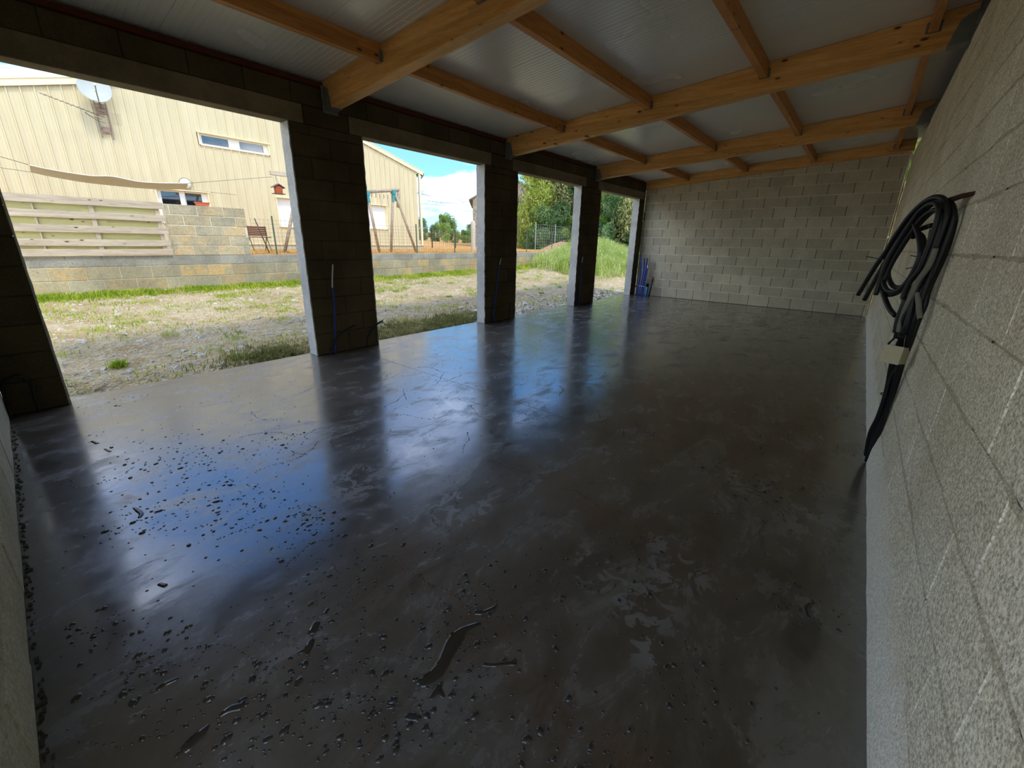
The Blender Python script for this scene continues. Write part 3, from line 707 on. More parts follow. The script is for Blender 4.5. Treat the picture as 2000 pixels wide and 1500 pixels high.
# ------------------------------------------------------------------ purlins between the beams, in four rows
rows = [(4.30, 'nearest the open side'), (2.815, 'second from the open side'), (1.365, 'third from the open side'), (-.10, 'next to the right wall')]
bays = [(-NX+.005, 3.018, 'between the near wall and the nearest beam'), (3.162, 6.538, 'between the first and second beams'), (6.682, 10.018, 'between the second and third beams'), (10.162, None, 'between the third beam and the back wall beam')]
for (y, rn) in rows:
    for (xa, xb_, bn) in bays:
        if xb_ is None: xb_ = xback(y)-.107
        t = thing('roof_purlin', 'timber purlin %s, %s' % (bn, rn), 'purlin', (xa, y, 0), 'purlins between the beams')
        zt0 = zc(y); hgt = .165; L = xb_-xa
        def yz(yy, d): return (yy-y, zc(yy)-.004-d)
        b = MB(); c = .004
        poly = [(0, zc(y)-hgt), (.075, zc(y)-hgt), (.075, zc(y+.075)-.004), (0, zc(y)-.004)]
        b.prism(poly, 0, .002, L-.002); b.build('timber', M['purlin'], t)
        h = MB(); z = zc(y)-hgt
        for xx, sg in ((0, 1), (L, -1)):
            h.box(min(xx, xx+sg*.03), max(xx, xx+sg*.03), -.003, .078, z-.003, z-.0005)
            for yy in (-.003, .0755): h.box(min(xx, xx+sg*.03), max(xx, xx+sg*.03), yy, yy+.0025, z, z+.11)
            for (a, b2_) in ((-.022, -.003), (.078, .097)): h.box(min(xx, xx+sg*.003), max(xx, xx+sg*.003), a, b2_, z, z+.10)
            h.build('purlin_hanger', M['hanger'], t); h = MB()
# ------------------------------------------------------------------ conduits rising from the slab at the pillars
def conduit(label, pts, r, mat, tip=None, cat='conduit', group='conduits at the pillars', name='conduit', ribs=True, n=10):
    P = spline(pts, 8)
    t = thing(name, label, cat, tuple(P[0]), group)
    o = Vector(P[0]); P = [p-o for p in P]
    if tip:
        k = tip[0]; b = MB(); b.tube(P[:k+1], r, n); b.build('sleeve', M[mat], t, True)
        b = MB(); b.tube(P[k:], r*.85, n); b.build('inner_pipe', M[tip[1]], t, True)
    else:
        b = MB(); b.tube(P, r, n); b.build('sleeve', M[mat], t, True)
        b = MB(); b.lathe([(0,0),(r*.7,0)], (0,0,0), 8); 
        e = P[-1]; d = (P[-1]-P[-2]).normalized(); b = MB(); b.tube([e-d*.002, e+d*.003], r*.72, 8); b.build('open_end', M['dark_hole'], t)
    # corrugation rings as one part
    if ribs:
        b = MB(); acc = 0; last = P[0]; lim = tip[0] if tip else len(P)-1
        for i in range(1, lim):
            seg = P[i]-P[i-1]; L = seg.length; d = seg.normalized(); s_ = 0
            while acc+ (L-s_) >= .02:
                s_ += .02-acc; acc = 0; q = P[i-1]+d*s_; b.tube([q-d*.004, q+d*.004], r*1.08, n)
            acc += L-s_
        b.build('corrugation', M[mat], t, True)
    return t
yb_ = B_-.03
conduit('black corrugated conduit bent into an arch at the foot of the leftmost pillar', [(-.09,yb_,0),(-.09,yb_,.15),(-.085,yb_,.27),(-.13,yb_,.345),(-.2,yb_,.345),(-.25,yb_,.27),(-.262,yb_-.02,.12),(-.262,yb_-.05,.0)], .0125, 'conduit')
conduit('tall blue conduit with a long bare white tip on the second pillar', [(2.79,yb_,0),(2.82,yb_,.35),(2.852,yb_,.66),(2.85,yb_,.90),(2.855,yb_,.98),(2.87,yb_,1.10),(2.892,yb_,1.24)], .0125, 'conduit_blue', tip=(26,'pipe_white'))
conduit('curved black conduit arching to the right in front of the tall blue one, second pillar', [(2.72,yb_,0),(2.74,yb_-.02,.12),(2.84,yb_-.04,.26),(2.97,yb_-.05,.33),(3.11,yb_-.06,.375)], .0125, 'conduit')
conduit('short black conduit curving past the right edge of the second pillar', [(3.305,yb_,0),(3.31,yb_-.01,.12),(3.37,yb_-.03,.245),(3.47,yb_-.03,.33),(3.585,yb_-.03,.375)], .0125, 'conduit')
conduit('tall blue conduit with short pale tip on the third pillar', [(6.25,yb_,0),(6.20,yb_,.20),(6.26,yb_,.55),(6.32,yb_,.88),(6.368,yb_,1.113),(6.385,yb_,1.18),(6.413,yb_,1.26)], .0125, 'conduit_blue', tip=(34,'pipe_white'))
conduit('low black conduit beside the tall blue one, third pillar', [(6.15,yb_,0),(6.13,yb_-.01,.15),(6.16,yb_-.02,.28),(6.20,yb_-.02,.36)], .0125, 'conduit')
conduit('straight black stub near the right edge of the third pillar', [(6.72,yb_,0),(6.725,yb_,.15),(6.745,yb_,.35)], .0125, 'conduit')
conduit('tall blue conduit with pale tip on the fourth pillar', [(9.60,yb_,0),(9.60,yb_,.3),(9.60,yb_,.7),(9.60,yb_,1.04),(9.62,yb_,1.15),(9.645,yb_,1.25)], .0125, 'conduit_blue', tip=(28,'pipe_white'))
conduit('hooked black conduit on the left of the fourth pillar', [(9.50,yb_,0),(9.49,yb_,.12),(9.44,yb_-.01,.24),(9.36,yb_-.01,.27)], .0125, 'conduit')
conduit('short black stub on the right of the fourth pillar', [(10.19,yb_,0),(10.19,yb_,.12),(10.215,yb_,.22)], .0125, 'conduit')
# the bundle in the far corner
bl_ = ['leftmost and tallest blue conduit of the far corner bundle', 'second blue conduit of the far corner bundle', 'third blue conduit of the far corner bundle', 'rightmost blue conduit of the far corner bundle, with a white inner pipe']
bp = [[(13.06,5.44,0),(13.05,5.40,.3),(13.04,5.38,.8),(13.02,5.45,1.29)], [(13.06,5.38,0),(13.05,5.33,.3),(13.04,5.28,.8),(13.02,5.30,1.17)], [(13.06,5.31,0),(13.05,5.27,.3),(13.04,5.22,.8),(13.02,5.20,1.17)], [(13.04,5.24,0),(13.02,5.21,.3),(13.01,5.17,.7),(13.0,5.145,.98)]]
for i in range(4):
    conduit(bl_[i], bp[i], .022, 'conduit_blue', tip=(20,'pipe_white') if i == 3 else None, group='blue conduits in the far corner', ribs=False)
b = MB(); b.tube(spline([(13.09,5.45,.31),(13.02,5.36,.31),(13.0,5.25,.305),(13.0,5.18,.30),(13.07,5.19,.30),(13.1,5.3,.31),(13.09,5.45,.31)],5), .008, 6)
tag(b.build('binding_wire', M['pipe_white'], None, True), 'white wire tied around the blue conduits in the far corner', 'wire')
t = thing('water_pipe', 'short bright blue pipe with a black cap in the far corner', 'pipe', (13.0, 5.09, 0))
b = MB(); b.tube([(0,0,0),(0,.0,.15),(0,0,.31)], .04, 14); b.build('pipe_body', M['pipe_blue'], t, True)
b = MB(); b.tube([(0,0,.31),(0,-.002,.40)], .045, 14); b.build('cap', M['dark_hole'], t, True)
b = MB(); b.tube([(0,0,.17),(0,0,.185)], .042, 14); b.build('collar', M['conduit_blue'], t, True)
t = thing('capped_pipe', 'black pipe with a red cap leaning on the back wall, right of the blue bundle', 'pipe', (12.98, 4.97, 0))
b = MB(); b.tube([(0,.02,0),(.03,.0,.3),(.06,-.015,.54)], .025, 12); b.build('pipe_body', M['conduit'], t, True)
b = MB(); b.tube([(.06,-.015,.54),(.067,-.018,.61)], .031, 12); b.build('cap', M['red_cap'], t, True)
conduit('black hose bending out of the far corner, left of the blue bundle', [(13.0,5.52,0),(12.97,5.50,.1),(12.95,5.48,.22),(13.02,5.46,.32)], .012, 'conduit', ribs=False)

# ------------------------------------------------------------------ coil of conduits hanging on the right wall
hl = {'a': 'outermost black hose of the hanging coil, with the leftmost free end', 'b': 'black hose of the hanging coil ending between the other two free ends', 'c': 'black hose of the coil whose free end points down closest to the wall',
 'd': 'inner ring hose of the hanging coil', 'e': 'double looped black hose around the open eye of the coil', 'f': 'thin black hose crossing the top of the eye of the coil', 'g': 'short hose curving from the bottom of the ring down to the bundle',
 'h': 'grey conduit running down to the top of the junction box', 'i': 'black hose hugging the wall down to the floor at the right of the bundle', 'j': 'black hose in the middle of the bundle, ending behind the junction box',
 'k': 'black hose of the coil lying just inside the outermost one', 'l': 'innermost black hose of the main loop of the coil', 'm': 'black hose crossing close to the wall behind the main loop', 'stub': 'short upright grey pipe stub tied to the right of the bundle', 'cable': 'thin black cable looping over the junction box'}
for k, (r_, pts) in HOSES.items():
    if k in hl:
        mat = 'conduit_grey' if k in ('h', 'stub') else ('cable_black' if k == 'cable' else 'conduit')
        P = spline(pts, 5); b = MB(); b.tube(P, r_, 10)
        if k == 'cable': o = b.build('cable', M[mat], None, True); tag(o, hl[k], 'cable'); continue
        o = Vector(pts[0]); t = thing('conduit', hl[k], 'conduit', tuple(o), 'conduits of the coil on the right wall')
        b = MB(); b.tube([p-o for p in P], r_, 10); b.build('sleeve', M[mat], t, True)
        b = MB()
        for e, d in ((P[0], (P[0]-P[1]).normalized()), (P[-1], (P[-1]-P[-2]).normalized())): b.tube([e-o-d*.002, e-o+d*.002], r_*.7, 8)
        build_split(b, 'open_end', M['dark_hole'], t)
tl = {'tie1': 'black cable tie sticking out to the left of the coil', 'tie2': 'black cable tie at the right side of the eye of the coil', 'tie3': 'lowest cable tie inside the eye of the coil'}
for k in tl:
    r_, pts = HOSES[k]; b = MB(); b.tube(spline(pts, 4), .003, 6); tag(b.build('cable_tie', M['cable_black'], None, True), tl[k], 'cable tie', 'cable ties on the coil')
for (z, x, y, w_, lab) in ((.62, 3.68, -.31, .035, 'cable tie round the hoses below the junction box'), (1.07, 3.375, -.285, .03, 'cable tie holding the grey pipe stub to the bundle')):
    b = MB(); b.tube([(x+w_*math.cos(a), y+.7*w_*math.sin(a), z) for a in [i*PI/8 for i in range(17)]], .0035, 6); tag(b.build('cable_tie', M['cable_black'], None, True), lab, 'cable tie', 'cable ties on the coil')
r_, pts = HOSES['peg']; b = MB(); b.tube([pts[0], (pts[0][0]-.10, pts[0][1]-.035, pts[0][2]+.012), (pts[0][0]-.22, -A_-.02, pts[0][2]+.02)], [.016,.014,.010], 8)
tag(b.build('wooden_peg', M['wood_peg'], None, True), 'brown wooden peg driven into the right wall, holding up the coil', 'peg')
# junction box
t = thing('junction_box', 'beige plastic junction box with knockout holes in the hanging bundle', 'junction box', (3.44, -.268, .945)); t.rotation_euler = (0, .12, math.radians(-22))
b = MB(); c = .006; 
def rbox(b, x0,x1,y0,y1,z0,z1,c):
    P = [(x0+c,y0),(x1-c,y0),(x1,y0+c),(x1,y1-c),(x1-c,y1),(x0+c,y1),(x0,y1-c),(x0,y0+c)]
    b.prism(P, 2, z0, z1)
rbox(b, -.055,.06,-.055,.03,-.052,.052,c); b.build('housing', M['beige_box'], t)
b = MB(); b.box(-.062,-.055,-.058,.033,-.055,.055); b.build('lid', M['beige_box'], t)
b = MB()
for zz_ in (-.022, .018):
    b.tube([(-.01, .0295, zz_), (-.01, .0315, zz_)], .012, 12)
    b.tube([(.03, .0295, zz_), (.03, .0315, zz_)], .012, 12)
build_split(b, 'knockout', M['dark_hole'], t)
# galvanised tie wire twisted between box and stub
b = MB(); b.tube(spline([(3.36,-.29,1.08),(3.37,-.295,1.03),(3.40,-.30,1.0),(3.41,-.285,.98),(3.45,-.25,.965)],5), .002, 5); tag(b.build('tie_wire', M['hanger'], None, True), 'thin galvanised wire twisted between the pipe stub and the junction box', 'wire')

# ------------------------------------------------------------------ water on the slab
def puddle(pl, label):
    """a low dome with an outline grown round a spine"""
    P = [Vector((x, y, 0)) for (x, y, r) in pl]; Rr = [r for (_,_,r) in pl]
    if len(P) == 1: P = [P[0]-Vector((Rr[0]*.4,0,0)), P[0], P[0]+Vector((Rr[0]*.4,0,0))]; Rr = [Rr[0]*.7, Rr[0], Rr[0]*.7]
    Q = spline([tuple(p) for p in P], 5); n = len(Q); W = []
    for i in range(n):
        k = i/(n-1)*(len(Rr)-1); a = int(min(k, len(Rr)-2)); W.append(Rr[a]+(Rr[a+1]-Rr[a])*(k-a))
    # extend the ends to round them
    d0 = (Q[0]-Q[1]).normalized(); d1 = (Q[-1]-Q[-2]).normalized()
    Q = [Q[0]+d0*W[0]*.9, Q[0]+d0*W[0]*.6]+Q+[Q[-1]+d1*W[-1]*.6, Q[-1]+d1*W[-1]*.9]; W = [W[0]*.35, W[0]*.8]+W+[W[-1]*.8, W[-1]*.35]
    b = MB(); vs = []; N = len(Q); cross = [(-1,0),(-.88,.55),(-.6,.9),(0,1),(.6,.9),(.88,.55),(1,0)]
    for i in range(N):
        t = (Q[min(i+1,N-1)]-Q[max(i-1,0)]).normalized(); s_ = Vector((-t.y, t.x, 0))
        hh = min(.006, W[i]*.4)
        for (u_, v_) in cross:
            wob = 1+.16*noise.noise((Q[i].x*60+u_*3, Q[i].y*60, 2))
            p = Q[i]+s_*u_*W[i]*wob; vs.append((p.x, p.y, v_*hh+.0003))
    m_ = len(cross); fs = [(i*m_+j, i*m_+j+1, (i+1)*m_+j+1, (i+1)*m_+j) for i in range(N-1) for j in range(m_-1)]
    fs += [tuple(range(m_))[::-1], tuple((N-1)*m_+j for j in range(m_))]
    fs = [q[::-1] for q in fs]
    b.add(vs, fs); o = b.build('puddle', M['water'], None, True); tag(o, label, 'puddle', 'beads of water on the slab')
PLAB = ['largest long winding puddle, low centre of the floor', 'thin straight streak of water right of the largest puddle', 'forked puddle just below the foot of the largest puddle', 'tiny spur of water beside the forked puddle',
 'small slanting streak of water above the head of the largest puddle', 'bone shaped puddle at the lower left of the floor', 'long dark puddle at the bottom left of the floor', 'triangular bead of water left of centre, low on the floor', 'upright oval bead of water under the triangular one',
 'rounded bead of water left of the largest puddle', 'rounded bead of water right of the largest puddle head', 'wide bead of water below the forked puddle', 'bead of water under the wide one, near the bottom edge', 'slim oval bead of water between the bone shaped and the largest puddle', 'upright bead just above the slim oval one',
 'bead of water at the bottom edge, right of the long dark puddle', 'small slanting bead between the triangular bead and the largest puddle', 'squiggle of water inside the blue sky reflection on the left', 'short streak at the foot of the blue sky reflection', 'small streak of water at the upper left of the floor', 'second small streak just below the one at the upper left of the floor', 'hooked bead of water at the right of the floor, near the right wall', 'streak trailing from the bottom of the long dark puddle', 'slanting streak between the bone shaped puddle and the near wall']
for q, l_ in zip(PUDDLES, PLAB): puddle(q, l_)
# thousands of small beads
rs = random.Random(77); b = MB()
def bead(x, y, r):
    if x < -.24 or y > 5.5 or y < -.33: return
    h = r*.5; n = 7; a0 = rs.random()*6; el = rs.uniform(1, 1.7); vs = []; th = rs.random()*3.14
    for rr, zz_ in ((1, 0), (.82, .6), (.45, .95)):
        for k in range(n):
            a = a0+2*PI*k/n; px = math.cos(a)*rr*r*el; py = math.sin(a)*rr*r
            vs.append((x+px*math.cos(th)-py*math.sin(th), y+px*math.sin(th)+py*math.cos(th), zz_*h+.0003))
    vs.append((x, y, h)); fs = [(i*n+k, i*n+(k+1)%n, (i+1)*n+(k+1)%n, (i+1)*n+k) for i in range(2) for k in range(n)]
    fs += [(2*n+k, 2*n+(k+1)%n, 3*n) for k in range(n)]; b.add(vs, fs)
for (dx, dy, dr) in DROPC:
    for _ in range(46):
        r = min(.013, .0026+rs.expovariate(1/.0028)); q = rs.gauss(0, dr*.8); s_ = rs.gauss(0, dr*.8); bead(dx+q, dy+s_, r)
for _ in range(60):   # curved trails of beads
    x = rs.uniform(.1, 4.0); y = rs.uniform(.1, 4.2); a = rs.uniform(0, 6.3)
    for k in range(rs.randint(10, 28)):
        bead(x, y, rs.uniform(.0025,.0055)); x += math.cos(a)*rs.uniform(.01,.03); y += math.sin(a)*rs.uniform(.01,.03); a += rs.uniform(-.35,.35)
for _ in range(900): bead(rs.uniform(-.2, 5.5), rs.uniform(-.3, 4.8), rs.uniform(.002,.006))
o = b.build('water_drops', M['water'], None, True); tag(o, 'scattered small beads of water on the wet slab', 'water drops'); o['kind'] = 'stuff'
# dirt line along the foot of the near wall
b = MB(); rs = random.Random(6)
for i in range(260):
    y = rs.uniform(1.0, 5.5); x = -NX+abs(rs.gauss(0,.012)); s_ = rs.uniform(.004,.012); b.box(x, x+s_, y, y+s_*rs.uniform(1,3), 0, s_*.5)
o = b.build('debris', M['mortar_dark'], None); tag(o, 'crumbs of dark mortar along the foot of the near wall', 'debris'); o['kind'] = 'stuff'

# ------------------------------------------------------------------ outside: yard
def gz(x, y):
    t = max(0, min(1, (y-5.80)/5.4)); base = -.05+.49*(t**.9)
    base += .12*max(0, min(1, (x-8)/8))*t
    # heap of weeds and soil at the far end of the yard
    base += .75*math.exp(-(((x-19.5)/3.0)**2+((y-10.6)/2.2)**2))
    n = .045*noise.noise((x*.9, y*.9, 0))+.028*noise.noise((x*3.1, y*3.1, 4))+.016*noise.noise((x*9, y*9, 7))
    n += .10*math.exp(-((y-6.25)/.35)**2)*max(0, noise.noise((x*.8+3, y, 2))+.1)
    k = max(0, min(1, (y-5.80)/.3)); return base*1.0+n*k
b = MB(); vs = []; X0, X1, Y0, Y1 = -6.0, 46.0, B_+.22, 11.55
nx, ny = 420, 96
for j in range(ny+1):
    v_ = (j/ny)**1.15; y = Y0+(Y1-Y0)*v_
    for i in range(nx+1):
        u_ = i/nx; x = X0+(X1-X0)*(u_**1.4 if False else (u_*.55+.45*u_*u_)); vs.append((x, y, gz(x, y)))
fs = [(j*(nx+1)+i, j*(nx+1)+i+1, (j+1)*(nx+1)+i+1, (j+1)*(nx+1)+i) for j in range(ny) for i in range(nx)]
b.add(vs, fs); yard = b.build('yard_ground', M['ground'], None, True); yard['kind'] = 'structure'
# the ground goes on beyond: garden and field at the higher level
GL = 1.16
def gz2(x, y):
    d = math.hypot(x, y)
    z = GL+.03*noise.noise((x*.3, y*.3, 1))
    z += max(0, (y-22))*.018+max(0, d-70)*.012
    if x > 17.5:
        k = max(0, min(1, (x-17.5)/2.5)) ; kk = max(0, min(1, (14.5-y)/3.0))
        z = z*(1-k*kk)+k*kk*(gz(x, min(y, 11.55)))
    return z
b = MB(); vs = []; ys = [11.56+ (i/70)**2.2*230 for i in range(71)]; xs2 = [-60+i*2.2 for i in range(24)]+[-8+i*.7 for i in range(60)]+[34+i*4 for i in range(60)]
for y in ys:
    for x in xs2: vs.append((x, y, gz2(x, y)))
nX = len(xs2); b.add(vs, [(j*nX+i, j*nX+i+1, (j+1)*nX+i+1, (j+1)*nX+i) for j in range(len(ys)-1) for i in range(nX-1)])
o = b.build('field_ground', M['field'], None, True); o['kind'] = 'structure'
# ground past the gable behind the camera and around the building
b = MB(); b.add([(-60,-60,-.2),(60,-60,-.2),(60,5.82,-.2),(-60,5.82,-.2)], [(0,1,2,3)]); b.add([(-60,5.82,-.2),(-5.9,5.82,-.1),(-5.9,11.6,.3),(-60,11.6,.3)], [(0,1,2,3)])
b.add([(45.9,5.82,-.1),(60,5.82,-.2),(60,11.6,.3),(45.9,11.6,.4)], [(0,1,2,3)])
o = b.build('outer_ground', M['ground'], None); o['kind'] = 'structure'
# loose stones
stm = []
for k in range(6):
    bb = MB(); rs = random.Random(k); 
    vs = [(-1,-.7,0),(.9,-.8,0),(1,.7,0),(-.8,.9,0),(-.6,-.4,.55),(.5,-.5,.7),(.6,.5,.5),(-.5,.5,.6)]; vs = [tuple(c+rs.uniform(-.25,.25) for c in p) for p in vs]
    bb.add(vs, [(0,3,2,1),(4,5,6,7),(0,1,5,4),(1,2,6,5),(2,3,7,6),(3,0,4,7)]); stm.append(bb)
rs = random.Random(90); b = MB()
def put_stone(x, y, s_):
    k = stm[rs.randrange(6)]; a = rs.random()*6.3; z = gz(x, y)-s_*.15; ca, sa = math.cos(a)*s_, math.sin(a)*s_
    b.add([(x+p[0]*ca-p[1]*sa, y+p[0]*sa+p[1]*ca, z+p[2]*s_*.8) for p in k.v], k.f)
for _ in range(9000):
    y = 5.84+rs.random()**1.6*5.3; x = rs.uniform(-1, 17)+max(0, rs.gauss(0,2)); put_stone(x, y, .006+rs.expovariate(1/.010))
for _ in range(2500): put_stone(rs.uniform(6, 14), 5.86+abs(rs.gauss(0,.45)), .012+rs.expovariate(1/.016))
o = b.build('gravel', M['stone'], None); tag(o, 'loose pale limestone pieces strewn over the yard', 'gravel'); o['kind'] = 'stuff'
# a few big flat stones by the slab, single things
for (x, y, s_, lab) in ((9.35, 5.90, .13, 'broad flat pale stone leaning at the foot of the fourth pillar'), (4.30, 6.05, .085, 'pale pointed stone in the grass just outside the second opening'), (.35, 5.98, .05, 'pale rounded stone by the slab edge in the first opening'), (16.8, 8.2, .18, 'pale rock lying in front of the tall weeds'), (8.95, 6.15, .09, 'flat stone a little further out than the one by the fourth pillar')):
    bb = MB(); k = stm[int(x*7) % 6]; bb.add([(p[0]*s_, p[1]*s_*.8, p[2]*s_*.7) for p in k.v], k.f); o = bb.build('stone', M['stone'], None, False, (x, y, gz(x, y)-s_*.08)); tag(o, lab, 'stone', 'larger stones in the yard')
# grass
def blades(n, fx, mat, hmin, hmax, name, label, seed, lean=.5, wd=.004):
    rs = random.Random(seed); b = MB()
    for _ in range(n):
        x, y, z = fx(rs); h = rs.uniform(hmin, hmax); a = rs.random()*6.3; w_ = wd*rs.uniform(.7,1.6); dx, dy = math.cos(a), math.sin(a); l = rs.uniform(.1, lean)*h
        px, py = -dy*w_, dx*w_
        b.add([(x-px,y-py,z-.01),(x+px,y+py,z-.01),(x+dx*l*.35+px*.7,y+dy*l*.35+py*.7,z+h*.6),(x+dx*l*.35-px*.7,y+dy*l*.35-py*.7,z+h*.6),(x+dx*l,y+dy*l,z+h)], [(0,1,2,3),(3,2,4)])
    o = b.build(name, M[mat], None); tag(o, label, 'grass'); o['kind'] = 'stuff'; return o
def strip(rs):
    x = rs.uniform(-1.5, 20); 
    if noise.noise((x*.7, 5, 5)) < -.28 and rs.random() < .75: x = rs.uniform(-1.5, 20)
    y = 11.38-abs(rs.gauss(0, .22 if x < 6 else .3)); 
    return x, y, gz(x, y)
blades(30000, strip, 'grass', .03, .12, 'grass_strip', 'bright green grass growing along the foot of the low yard wall', 1, .8, .008)
tuf = [(rs.uniform(-.5, 14), rs.uniform(6.0, 10.8), rs.uniform(.05,.28)) for _ in range(240)]
def tufts(rs):
    q = rs.choice(tuf); x = q[0]+rs.gauss(0,q[2]); y = max(5.86, q[1]+rs.gauss(0,q[2]*.7)); return x, y, gz(x, y)
blades(16000, tufts, 'grass', .015, .06, 'sparse_grass', 'sparse low green tufts scattered over the stony yard', 2, .9, .005)
def bank(rs):
    if rs.random() < .8: x = rs.uniform(3.7, 6.6); y = 5.9+abs(rs.gauss(0,.38))
    else: x = rs.gauss(2.15,.35); y = 5.92+abs(rs.gauss(0,.3))
    return x, y, gz(x, y)
blades(12000, bank, 'grass_dull', .015, .08, 'bank_grass', 'dull green grass on the bank just outside the slab', 3, .9, .005)
def one(rs):
    return .62+rs.gauss(0,.035), 6.72+rs.gauss(0,.035), gz(.62, 6.72)
blades(260, one, 'grass', .03, .10, 'grass_tuft', 'single small green tuft standing in the bare yard near the first pillar', 4, 1.0, .004)
def verge(rs):
    x = rs.uniform(-1, 17); y = 11.74+rs.random()**1.5*4; return x, y, gz2(x, y)
blades(16000, verge, 'straw', .02, .07, 'dry_grass', 'dry low grass on the higher ground behind the low wall', 5, .9, .008)
# ------------------------------------------------------------------ low wall along the yard
YW = 11.5; WT = 1.17
t = thing('low_wall', 'long low block wall along the far side of the yard, grey coping course over tan blocks', 'wall', (-3, YW, 0))
XL = 22.0
b = MB(); b.box(.0, XL, .012, .188, -.2, WT-.012); b.build('mortar_core', M['yard_mortar'], t)
def yblocks(parent, x0, x1, z0, z1, bl, ph, mat, key, seed, depth=.2, j=.012):
    rs = random.Random(seed); s = x0-(ph % bl)
    while s < x1-.03:
        a = max(x0, s); e = min(x1, s+bl); s += bl
        if e-a < .06: continue
        me = block_mesh(e-a-j, z1-z0-j, depth, M[mat], key)
        link('block', me, parent, ((a+e)/2, rs.uniform(-.004,.004), z0+j/2))
yblocks(t, 0, XL, WT-.2, WT, .5, .24, 'yard_grey', 'yg', 1, j=.008)
yblocks(t, 0, XL, WT-.45, WT-.2, .5, .02, 'yard_tan', 'yt', 2)
yblocks(t, 0, XL, WT-.70, WT-.45, .5, .30, 'yard_tan', 'yt', 3)
yblocks(t, 0, XL, WT-.95, WT-.70, .5, .1, 'yard_tan', 'yt', 4)
# square panel of block wall standing on it
t = thing('block_panel', 'square panel of tan blocks built on the low wall, right of the wooden fence', 'wall', (2.425, YW+.01, WT))
b = MB(); b.box(.006, 1.525, .012, .188, .002, 1.048); b.build('mortar_core', M['yard_mortar'], t)
for k in range(5): yblocks(t, 0, 1.53, k*.212, (k+1)*.212-.001, .5, [.13,.38,.02,.2,.42][k], 'yard_panel', 'yt2', 20+k, j=.016)
o = thing('planter', 'small terracotta window box on top of the square block panel', 'planter', (3.15, YW+.1, WT+1.06))
b = MB(); b.prism([(-.11,0),(.11,0),(.13,.06),(-.13,.06)], 1, -.05, .05); b.build('trough', M['terracotta'], o)
b = MB(); b.box(-.14,.14,-.06,.06,.06,.075); b.build('rim', M['terracotta'], o)
# wooden screen
t = thing('wooden_fence', 'weathered grey wooden screen of horizontal boards on the low wall', 'fence', (0, YW-.02, WT))
fz = [(.015,.135), (.195,.315), (.44,.565), (.69,.815), (.935,1.065)]
rs = random.Random(3)
for (z0, z1) in fz:
    b = MB(); N = 26; x0, x1 = -1.9, 2.40; vs = []
    for i in range(N+1):
        x = x0+(x1-x0)*i/N; w1 = rs.uniform(-.003,.003); w2 = rs.uniform(-.004,.004)
        vs += [(x,-.03,z0+w1),(x,-.03,z1+w2),(x,0,z1+w2),(x,0,z0+w1)]
    fs = [(i*4+j, i*4+4+j, i*4+4+(j+1)%4, i*4+(j+1)%4) for i in range(N) for j in range(4)]+[(0,1,2,3), (N*4+3,N*4+2,N*4+1,N*4)]
    b.add(vs, fs); b.build('board', M['fence_wood'], t)
for (z0, z1) in ((.10,.23), (.31,.45), (.56,.70), (.80,.945)):
    for (x0, x1) in ((-1.9,.54), (.56,1.32), (1.33,2.32)):
        b = MB(); b.box(x0, x1, .055, .08, z0-.012, z1+.012); b.build('rear_board', M['fence_wood_green'], t)
for x in (-1.0, .545, 1.30, 2.29):
    wd_ = .012 if x == .545 else .035
    b = MB(); b.box(x-wd_, x+wd_, .002, .05, .01, 1.05); b.build('upright', M['fence_wood'], t)
# ------------------------------------------------------------------ the house with ribbed cladding
YH = 17.0; XM = 6.58; ZR = 6.63; RS = .279
def roofz(x): return ZR-RS*abs(x-XM)
hs = thing('clad_house', 'long cream house gable clad in ribbed metal sheets, behind the low wall', 'building')
WIN = [(4.85,6.96,4.36,4.74), (3.45,4.84,1.95,2.97), (6.93,8.10,1.97,3.02), (10.60,11.68,2.03,3.06)]
def clad(x0, x1):
    # profile in x: ribs each 0.25 m
    pts = []; x = x0
    while x < x1-1e-6:
        pts += [(x, 0), (x+.012, -.035), (x+.040, -.035), (x+.052, 0), (x+.112, 0), (x+.117, -.006), (x+.127, -.006), (x+.132, 0), (x+.182, 0), (x+.187, -.006), (x+.197, -.006), (x+.202, 0)]; x += .25
    pts.append((x1, 0)); return [p for p in pts if p[0] <= x1+1e-6]
def cladsheet(x0, x1, name='cladding_sheet'):
    pts = clad(x0, x1); b = MB()
    for i in range(len(pts)-1):
        (a, ya), (c, yc) = pts[i], pts[i+1]
        zb_, spans = 1.36, []
        top = lambda x: roofz(x)-.02
        mid = (a+c)/2; cur = 1.36; cuts = sorted([(w_[2], w_[3]) for w_ in WIN if w_[0] < mid < w_[1]])
        segs = []
        for (c0, c1) in cuts: segs.append((cur, c0)); cur = c1
        for (s0, s1) in segs: b.add([(a,YH+ya,s0),(c,YH+yc,s0),(c,YH+yc,s1),(a,YH+ya,s1)], [(0,1,2,3)])
        b.add([(a,YH+ya,cur),(c,YH+yc,cur),(c,YH+yc,top(c)),(a,YH+ya,top(a))], [(0,1,2,3)])
    b.build(name, M['cladding'], hs)
x = -.55
while x < 13.45: cladsheet(x, min(x+1, 13.6)); x += 1
b = MB(); b.box(-.5, 13.6, YH+.02, YH+.3, GL-.1, 1.37)
b.prism([(-.55,GL),(13.6,GL),(13.6,roofz(13.6)-.05),(XM,ZR-.05),(-.55,roofz(-.55)-.05)], 1, YH+.30, YH+14); b.build('plinth', M['plinth'], hs)
b = MB(); b.box(-.55, 13.62, YH-.03, YH+.02, 1.345, 1.365); b.build('drip_flashing', M['cream_trim'], hs)
